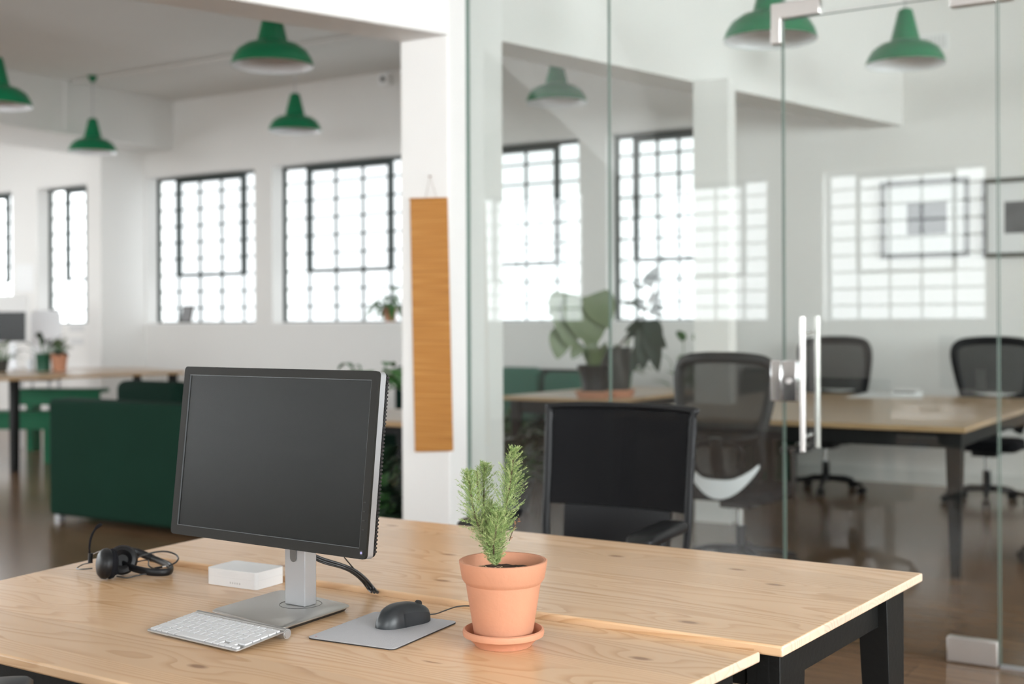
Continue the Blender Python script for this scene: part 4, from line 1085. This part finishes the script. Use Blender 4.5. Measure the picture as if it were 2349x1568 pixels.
# ------------------------------------------------------------------ plants
def leaf(mb, base, d, l, w, droop=.3, n=6, curl=.15, round_=False):
    d = Vector(d).normalized(); side = d.cross(Vector((0, 0, 1)))
    if side.length < 1e-3: side = Vector((1, 0, 0))
    side.normalize(); vs = []; fs = []
    for i in range(n+1):
        t = i/n; c = Vector(base)+d*l*t+Vector((0, 0, -droop*l*t*t))
        ww = w*(math.sin(PI*min(.999, t**.75))**(.6 if round_ else .9))*.5+.0004
        up_ = side.cross(d).normalized()
        vs += [c-side*ww+up_*ww*curl, c, c+side*ww+up_*ww*curl]
    for i in range(n):
        a = i*3; fs += [(a, a+1, a+4, a+3), (a+1, a+2, a+5, a+4)]
    mb.add(vs, fs)
def plant(name, base, label, potspec, leaves, seed, cat='potted plant', group=None, lm='leaf', stemh=.2, spread=.8, ll=(.1, .2), lw=.06, droop=.4, potm='terracotta', saucer=None, minup=.1, rnd=True):
    random.seed(seed); base = Vector(base)
    r = thing(name, tuple(base), label, cat, group)
    h, rt, rb = potspec
    z0 = .0005
    MB().lathe([(0, z0), (rb, z0), (rb+(rt-rb)*.75, h*.78), (rt*1.0, h*.80), (rt*1.03, h), (rt*.93, h), (rt*.90, h*.9), (0, h*.88)], base, 28, close=False).build('pot', M[potm], r, smooth=35)
    mb = MB(); st_ = MB(); top = base+Vector((0, 0, h*.88))
    for i in range(leaves):
        a = random.uniform(0, 2*PI); el = random.uniform(minup, 1.3); hh = stemh*random.uniform(.35, 1.0)
        o_ = Vector((math.cos(a), math.sin(a), 0)); tip = top+o_*hh*spread*math.cos(el)+Vector((0, 0, hh*max(.25, math.sin(el))))
        st_.tube([top+o_*rt*.25, (top+tip)/2+o_*.01, tip], .0035, 5)
        d_ = (o_*math.cos(el)+Vector((0, 0, math.sin(el)*.8))).normalized()
        leaf(mb, tip, d_, random.uniform(*ll), lw*random.uniform(.75, 1.2), droop, round_=rnd)
    st_.build('stems', M['leaf'], r, smooth=60)
    fo = mb.build('foliage', M[lm], r, smooth=70)
    so = fo.modifiers.new('thick', 'SOLIDIFY'); so.thickness = .0012
    return r
# plant on the window sill + white jar
p = Py(890, 729, YB+.02); zs = SILL+.0205
plant('potted_plant', (p.x, YB+.06, zs), 'trailing green plant in a small terracotta pot on the window sill', (.15, .075, .055), 46, 11, lm='leaf', stemh=.20, spread=1.1, ll=(.08, .16), lw=.06, droop=.9, minup=-.5)
p = Py(911, 729, YB+.02)
tag(MB().lathe([(.0, .0), (.04, 0), (.06, .05), (.062, .12), (.045, .18), (.03, .2), (.0, .2)], (p.x+.12, YB+.08, zs+.0005), 24, close=False).build('ceramic_jar', M['white_plastic'], smooth=50), 'white round jar beside the trailing plant on the sill', 'jar')
# tablet frame on sill
a = Py(411, 729, YB+.03); b = Py(436, 729, YB+.03)
tb = thing('photo_stand', ((a.x+b.x)/2, YB+.04, zs), 'small grey photo stand leaning on the left window sill', 'photo stand')
w_ = b.x-a.x
def lean(u, v): return (a.x+.01+u*w_+v*.035, YB+.03+v*.02, zs+.005+v*.20)
MB().hexa([lean(0, 0), lean(1, 0), lean(1, 1), lean(0, 1)], [tuple(Vector(lean(*q_))+Vector((0, .014, 0))) for q_ in ((0, 0), (1, 0), (1, 1), (0, 1))]).build('frame', M['picframe'], tb)
MB().hexa([tuple(Vector(lean(*q_))+Vector((0, -.001, 0))) for q_ in ((.08, .07), (.92, .07), (.92, .93), (.08, .93))], [tuple(Vector(lean(*q_))+Vector((0, -.004, 0))) for q_ in ((.08, .07), (.92, .07), (.92, .93), (.08, .93))]).build('picture', mat('dull_photo', (.30,.30,.31), .5), tb)
# plants on the plant table: monstera in black pot on terracotta saucer, rubber plant in dark vase
def saucer(c, r_, label):
    return tag(MB().lathe([(0, .0005), (r_*.85, .0005), (r_, .05), (r_*.95, .055), (r_*.8, .012), (0, .011)], c, 32, close=False).build('plant_saucer', M['terracotta'], smooth=40), label, 'saucer')
D1 = 8.95; m1 = P(1362, 900, D1); m1.z = ZT
saucer((m1.x, m1.y, ZT), .135, 'terracotta saucer under the black pot on the plant table')
mo = thing('potted_plant', (m1.x, m1.y, ZT+.012), 'large sage green leafy plant in a black pot behind the glass', 'potted plant')
MB().lathe([(0, .013), (.085, .013), (.088, .11), (.105, .20), (.125, .235), (.122, .24), (.11, .225), (0, .215)], (m1.x, m1.y, ZT), 32, close=False).build('pot', M['blackpot'], mo, smooth=35)
mb = MB(); st_ = MB(); top = Vector((m1.x, m1.y, ZT+.22))
cr_ = dirw(1, 0); cd_ = dirw(0, 1)
def blade(mb, base, a, l, w, tip=.0, face=.25, n=8):
    """broad heart leaf hanging from base; a = direction of its midrib in the upright plane across the room (0 = right, -90 = down)"""
    d = cr_*math.cos(a)+Vector((0, 0, math.sin(a)))-cd_*tip; d.normalize()
    side = (d.cross(cd_)+cd_*face).normalized(); vs = []; fs = []
    for i in range(n+1):
        t = i/n; ww = w*.5*(math.sin(PI*min(.998, (t*.92+.08)**.62)))**.75; c = base+d*l*t-cd_*(.12*l*t*t)
        vs += [c-side*ww-cd_*ww*.12, c, c+side*ww-cd_*ww*.12]
    for i in range(n):
        k2 = i*3; fs += [(k2, k2+1, k2+4, k2+3), (k2+1, k2+2, k2+5, k2+4)]
    mb.add(vs, fs)
for (x, y, a, ln, wd) in ((1338, 680, -85, .34, .34), (1300, 672, -100, .26, .26), (1290, 755, -100, .22, .18), (1365, 672, -70, .27, .25), (1312, 700, -95, .30, .28), (1352, 700, -80, .28, .26), (1385, 700, -60, .12, .11), (1360, 770, -100, .14, .10), (1330, 790, -120, .12, .10), (1296, 690, -140, .16, .14)):
    q_ = P(x, y, D1-.05); st_.tube(smoothpath([top, (top+q_)/2+Vector((0, 0, .04)), q_], 5), .006, 6)
    blade(mb, q_, math.radians(a), ln, wd)
random.seed(21)
for i in range(22):
    a = random.uniform(0, 2*PI); o_ = Vector((math.cos(a), math.sin(a), 0)); leaf(mb, top+o_*.04, o_*.35+Vector((0, 0, 1)), random.uniform(.12, .26), .045, .15)
st_.build('stems', M['leaf'], mo, smooth=60)
mb.build('foliage', M['leafpale'], mo, smooth=70)
D2 = 9.0; m2 = P(1490, 893, D2); m2.z = ZT
m2 = Vector((m2.x, m2.y, ZT)); m2.x = min(m2.x, -4.25)
saucer((m2.x, m2.y, ZT), .15, 'terracotta saucer under the dark vase, right on the plant table')
rp = thing('potted_plant', (m2.x, m2.y, ZT+.012), 'tall dark rubber plant in a smoky vase behind the glass', 'potted plant')
MB().lathe([(0, .013), (.10, .013), (.105, .06), (.125, .36), (.122, .362), (.11, .34), (0, .33)], m2, 32, close=False).build('vase', M['darkglass'], rp, smooth=35)
mb = MB(); tp = m2+Vector((0, 0, .33)); cx_ = CX+0
mp1 = P(1488, 700, D2); mp2 = P(1495, 640, D2)
MB().tube(smoothpath([tp, Vector((mp1.x, mp1.y, mp1.z)), Vector((mp2.x, mp2.y, mp2.z))], 6), .009, 6).build('stem', M['stem'], rp, smooth=60)
for (x, y, a, ln, wd) in ((1482, 655, 62, .16, .09), (1478, 660, 165, .10, .04), (1478, 692, 185, .15, .06), (1490, 690, 40, .10, .06), (1495, 700, -15, .10, .05), (1482, 708, 170, .07, .04), (1488, 712, -20, .12, .05), (1484, 735, 205, .18, .09), (1490, 735, -70, .22, .15), (1478, 745, 215, .17, .08), (1480, 755, -95, .30, .16), (1492, 760, -80, .30, .14), (1470, 790, -110, .22, .10), (1500, 765, -50, .14, .09)):
    blade(mb, P(x, y, D2), math.radians(a), ln, wd)
mb.build('foliage', M['leafdark_shaded'], rp, smooth=70)
# other greenery
def gp(x, D, z): q_ = P(x, 742, D); return (q_.x, q_.y, z)
plant('potted_plant', gp(1425, 9.9, ZT), 'bright green bushy plant between the two tall ones', (.16, .09, .07), 40, 31, lm='leafpale', stemh=.22, ll=(.08, .15), lw=.05, potm='greenpot')
q_ = P(1578, 742, 9.9)
plant('potted_plant', (-4.45, 9.92, 0), 'tall leafy floor plant against the far pillar', (.35, .18, .13), 60, 33, lm='leaf', stemh=.95, spread=.35, ll=(.12, .22), lw=.08, potm='blackpot', minup=.4)
plant('potted_plant', (-4.70, 5.85, ZT), 'broad leafed plant on the pale side table, above the monitor', (.13, .08, .06), 22, 35, lm='leaf', stemh=.22, ll=(.12, .18), lw=.11, potm='blackpot', spread=1.3, minup=.3, droop=.9)
q_ = P(862, 742, 6.35)
plant('floor_plant', (q_.x, q_.y, 0), 'leafy floor plant darkened for shade between the monitor and the near pillar', (.30, .19, .15), 110, 37, lm='leafdark_shaded', stemh=.46, ll=(.10, .17), lw=.10, potm='blackpot', spread=.45)
plant('floor_plant', (-4.62, 6.62, 0), 'second leafy floor plant darkened for shade behind the near pillar', (.30, .18, .15), 80, 38, lm='leafdark_shaded', stemh=.48, ll=(.14, .26), lw=.11, potm='blackpot', spread=.9)
bw_ = (-5.42, 8.35, 0)
plant('floor_plant', bw_, 'green floor plant in a wide dark bowl under the plant table edge', (.30, .30, .16), 90, 41, lm='leaf', stemh=.42, ll=(.12, .24), lw=.09, potm='greenpot', spread=.9)
plant('floor_plant', (-4.72, 7.45, 0), 'low green floor plant in front of the plant table', (.22, .16, .12), 80, 43, lm='leafdark_shaded', stemh=.40, ll=(.12, .22), lw=.08, potm='blackpot', spread=.9)

# ------------------------------------------------------------------ dining area, far left
ZD = .86
tp_ = [Pz(-160, 872, ZD), Pz(120, 862, ZD), Pz(424, 850.5, ZD), Pz(330, 842, ZD), Pz(-120, 845, ZD)]
dt = table('dining_table', tp_, ZD, .03, 'long wooden table at the far left below the windows', 'table', M['tabletop'],
           [tp_[0], Pz(22, 866, ZD), tp_[2], tp_[3], tp_[4]], .07, .0, .9)
def bench(x0, x1, y, z, dpt, label):
    a = Pz(x0, y, z); b = Pz(x1, y, z)
    r = thing('bench', ((a.x+b.x)/2, (a.y+b.y)/2, 0), label, 'bench')
    d_ = (b-a).normalized(); n_ = Vector((-d_.y, d_.x, 0))*dpt
    if n_.y < 0: n_ = -n_
    pl = [a, b, b+n_, a+n_]
    MB().hexa([(v.x, v.y, z-.045) for v in pl], [(v.x, v.y, z) for v in pl]).build('bench_seat', M['bench'], r, bevel=.005)
    pl = [a+n_*.1, b+n_*.1, b+n_*.2, a+n_*.2]
    MB().hexa([(v.x, v.y, z-.17) for v in pl], [(v.x, v.y, z-.046) for v in pl]).build('bench_rail', M['bench'], r)
    for e_ in (a+d_*.12, b-d_*.12):
        pl = [e_-d_*.035+n_*.22, e_+d_*.035+n_*.22, e_+d_*.035+n_*.9, e_-d_*.035+n_*.9]
        MB().hexa([(v.x, v.y, 0) for v in pl], [(v.x, v.y, z-.046) for v in pl]).build('leg', M['bench'], r)
bench(-120, 128, 945, .5, .33, 'green painted bench in front of the long table, lower left')
bench(35, 225, 892, .66, .30, 'green painted bench beyond the long table leg')
# dark stretcher under table
q1, q2 = Pz(-60, 1030, .05), Pz(120, 1012, .05)
# things on the table
def onT(x, y): q_ = Pz(x, y, ZD); return (q_.x, q_.y, ZD)
plant('potted_plant', onT(136, 850), 'small leafy plant in a terracotta pot on the long table', (.18, .088, .065), 30, 51, lm='leafpale', stemh=.16, ll=(.06, .12), lw=.05)
plant('potted_plant', onT(99, 850.5), 'spiky dark plant in a dark green pot on the long table', (.18, .075, .068), 16, 52, lm='leafdark_shaded', stemh=.22, ll=(.10, .2), lw=.05, potm='greenpot', spread=1.1)
plant('potted_plant', onT(4, 852), 'small plant at the left edge of the long table', (.12, .07, .05), 34, 53, lm='leafpale', stemh=.2, ll=(.06, .12), lw=.045, potm='darkglass')
c_ = Vector(onT(70, 850))
jar = tag(MB().lathe([(0, 0.0005), (.035, .0005), (.045, .04), (.04, .1), (.025, .12), (.02, .12), (.02, .115), (0, .11)], c_, 24, close=False).build('glass_jar', M['white_plastic'], smooth=40), 'small white jar left of the dark green pot', 'jar')
# grey desktop computer screen and white chair behind
mn = Vector(onT(30, 846)); dm = thing('desktop_screen', tuple(mn), 'pale grey desktop computer screen at the left edge', 'monitor')
fw_ = dirw(.15, -1); sd_ = Vector((-fw_.y, fw_.x, 0))
def ds(a, b, c): return mn+sd_*a*1+fw_*b+Vector((0, 0, c))
if (ds(1, 0, 0)-ds(0, 0, 0)).dot(dirw(1, 0)) < 0: sd_ = -sd_
MB().hexa([ds(-.22, .0, .28), ds(.16, .0, .28), ds(.16, .03, .28), ds(-.22, .03, .28)], [ds(-.22, .0, .80), ds(.16, .0, .80), ds(.16, .03, .80), ds(-.22, .03, .80)]).build('screen_casing', M['reveal'], dm, bevel=.004)
MB().hexa([ds(-.22, .031, .30), ds(.14, .031, .30), ds(.14, .033, .30), ds(-.22, .033, .30)], [ds(-.22, .031, .62), ds(.14, .031, .62), ds(.14, .033, .62), ds(-.22, .033, .62)]).build('screen', M['screen'], dm)
MB().hexa([ds(-.03, .0, .012), ds(.03, 0, .012), ds(.03, .015, .012), ds(-.03, .015, .012)], [ds(-.03, .0, .279), ds(.03, 0, .279), ds(.03, .015, .279), ds(-.03, .015, .279)]).build('neck', M['silver'], dm)
MB().hexa([ds(-.1, -.06, .0005), ds(.1, -.06, .0005), ds(.1, .08, .0005), ds(-.1, .08, .0005)], [ds(-.1, -.06, .0115), ds(.1, -.06, .0115), ds(.1, .08, .0115), ds(-.1, .08, .0115)]).build('base_plate', M['silver'], dm)
q_ = P(106, 742, 13.9); wc_ = thing('dining_chair', (q_.x, q_.y, 0), 'white plastic chair behind the long table, below the window', 'chair')
MB().xprism(rrect(-.17, .17, .95, 1.5, .06), lambda a, b, t: Vector((q_.x, q_.y, b))+dirw(1, 0)*a+dirw(0, -1)*(.02 if t else 0)).build('backrest', M['white_plastic'], wc_)
MB().xprism(rrect(-.19, .19, -.36, .02, .05), lambda a, b, t: Vector((q_.x, q_.y, .72+(.03 if t else 0)))+dirw(1, 0)*a+dirw(0, 1)*b).build('seat', M['white_plastic'], wc_)
for a in (-.15, .15):
    for b in (-.32, -.02):
        v = Vector((q_.x, q_.y, 0))+dirw(1, 0)*a+dirw(0, 1)*b
        MB().cyl((v.x, v.y, 0), (v.x, v.y, .72 if b < -.1 else 1.0), .014, n=10).build('leg', M['silver'], wc_)
# cards on the wall between windows, notes under the window
def card(x0, x1, y0, y1, label, Y=YB, m='paper', dz=.006):
    a = Py(x0, y0, Y); b = Py(x1, y1, Y)
    return tag(MB().box(a.x, b.x, Y-dz, Y-.0005, b.z, a.z).build('wall_card', M[m]), label, 'paper')
card(36, 80, 607, 668, 'white sheet pinned on the wall between the two left windows')
card(160, 192, 745, 760, 'grey note on the wall below the window, upper one', m='seam')
card(162, 192, 776, 790, 'grey note on the wall below the window, lower one', m='seam')

# ------------------------------------------------------------------ camera, light, world
cam = bpy.data.cameras.new('camera'); co = bpy.data.objects.new('camera', cam); COL.objects.link(co); S.camera = co
cam.sensor_fit = 'HORIZONTAL'; cam.sensor_width = 36.0; cam.lens = 36.0*F/2349.0
cam.shift_y = -(784.0-CY)/2349.0; cam.shift_x = 0.0
cam.clip_start = .05; cam.clip_end = 100
Rm = Matrix.Rotation(YAW, 4, 'Z') @ Matrix.Rotation(PI/2, 4, 'X') @ Matrix.Rotation(-ROLL, 4, 'Z')
co.matrix_world = Matrix.Translation((0, 0, HC)) @ Rm
cam.dof.use_dof = True; cam.dof.focus_distance = 2.32; cam.dof.aperture_fstop = 3.0

SKY_BACK, SKY_FRONT, SKY_SUN, SKY_LEFT = 1.5, 5.0, 25.0, 16.0
w = bpy.data.worlds.new('overcast_sky'); S.world = w; w.use_nodes = True
nt = w.node_tree; bg = nt.nodes['Background']; bg.inputs[0].default_value = (0.95, 0.98, 1.0, 1)
# overcast sky, much brighter towards the sun's side (+X, behind the photographer's right shoulder)
tc = nt.nodes.new('ShaderNodeTexCoord'); dp = nt.nodes.new('ShaderNodeVectorMath'); dp.operation = 'DOT_PRODUCT'
sd = Vector((0.84, -0.52, 0.15)).normalized(); dp.inputs[1].default_value = sd
nt.links.new(tc.outputs['Generated'], dp.inputs[0])
mr = nt.nodes.new('ShaderNodeMapRange'); mr.interpolation_type = 'SMOOTHSTEP'
mr.inputs['From Min'].default_value = 0.42; mr.inputs['From Max'].default_value = 0.95
mr.inputs['To Min'].default_value = 0.0; mr.inputs['To Max'].default_value = SKY_SUN
nt.links.new(dp.outputs['Value'], mr.inputs['Value'])
sy = nt.nodes.new('ShaderNodeSeparateXYZ'); nt.links.new(tc.outputs['Generated'], sy.inputs[0])
m2_ = nt.nodes.new('ShaderNodeMapRange'); m2_.interpolation_type = 'SMOOTHSTEP'
m2_.inputs['From Min'].default_value = 0.05; m2_.inputs['From Max'].default_value = -0.5
m2_.inputs['To Min'].default_value = SKY_BACK; m2_.inputs['To Max'].default_value = SKY_FRONT
nt.links.new(sy.outputs[1], m2_.inputs['Value'])
ad = nt.nodes.new('ShaderNodeMath'); ad.operation = 'ADD'; nt.links.new(mr.outputs[0], ad.inputs[0]); nt.links.new(m2_.outputs[0], ad.inputs[1])
m3_ = nt.nodes.new('ShaderNodeMapRange'); m3_.interpolation_type = 'SMOOTHSTEP'  # extra sky brightness towards -X, added to feed the left wall windows
m3_.inputs['From Min'].default_value = -0.72; m3_.inputs['From Max'].default_value = -1.0
m3_.inputs['To Min'].default_value = 0.0; m3_.inputs['To Max'].default_value = SKY_LEFT
nt.links.new(sy.outputs[0], m3_.inputs['Value'])
ad2 = nt.nodes.new('ShaderNodeMath'); ad2.operation = 'ADD'; nt.links.new(ad.outputs[0], ad2.inputs[0]); nt.links.new(m3_.outputs[0], ad2.inputs[1])
nt.links.new(ad2.outputs[0], bg.inputs[1])
S.view_settings.view_transform = 'Standard'; S.view_settings.look = 'None'; S.view_settings.gamma = 1.0
S.view_settings.use_curve_mapping = False; S.view_settings.exposure = 0.28
S.cycles.use_denoising = True
try: S.cycles.denoiser = 'OPENIMAGEDENOISE'
except Exception: pass
S.cycles.max_bounces = 12; S.cycles.diffuse_bounces = 8; S.cycles.glossy_bounces = 5; S.cycles.transparent_max_bounces = 24
S.cycles.caustics_reflective = False; S.cycles.caustics_refractive = False
S.cycles.sample_clamp_indirect = 8.0
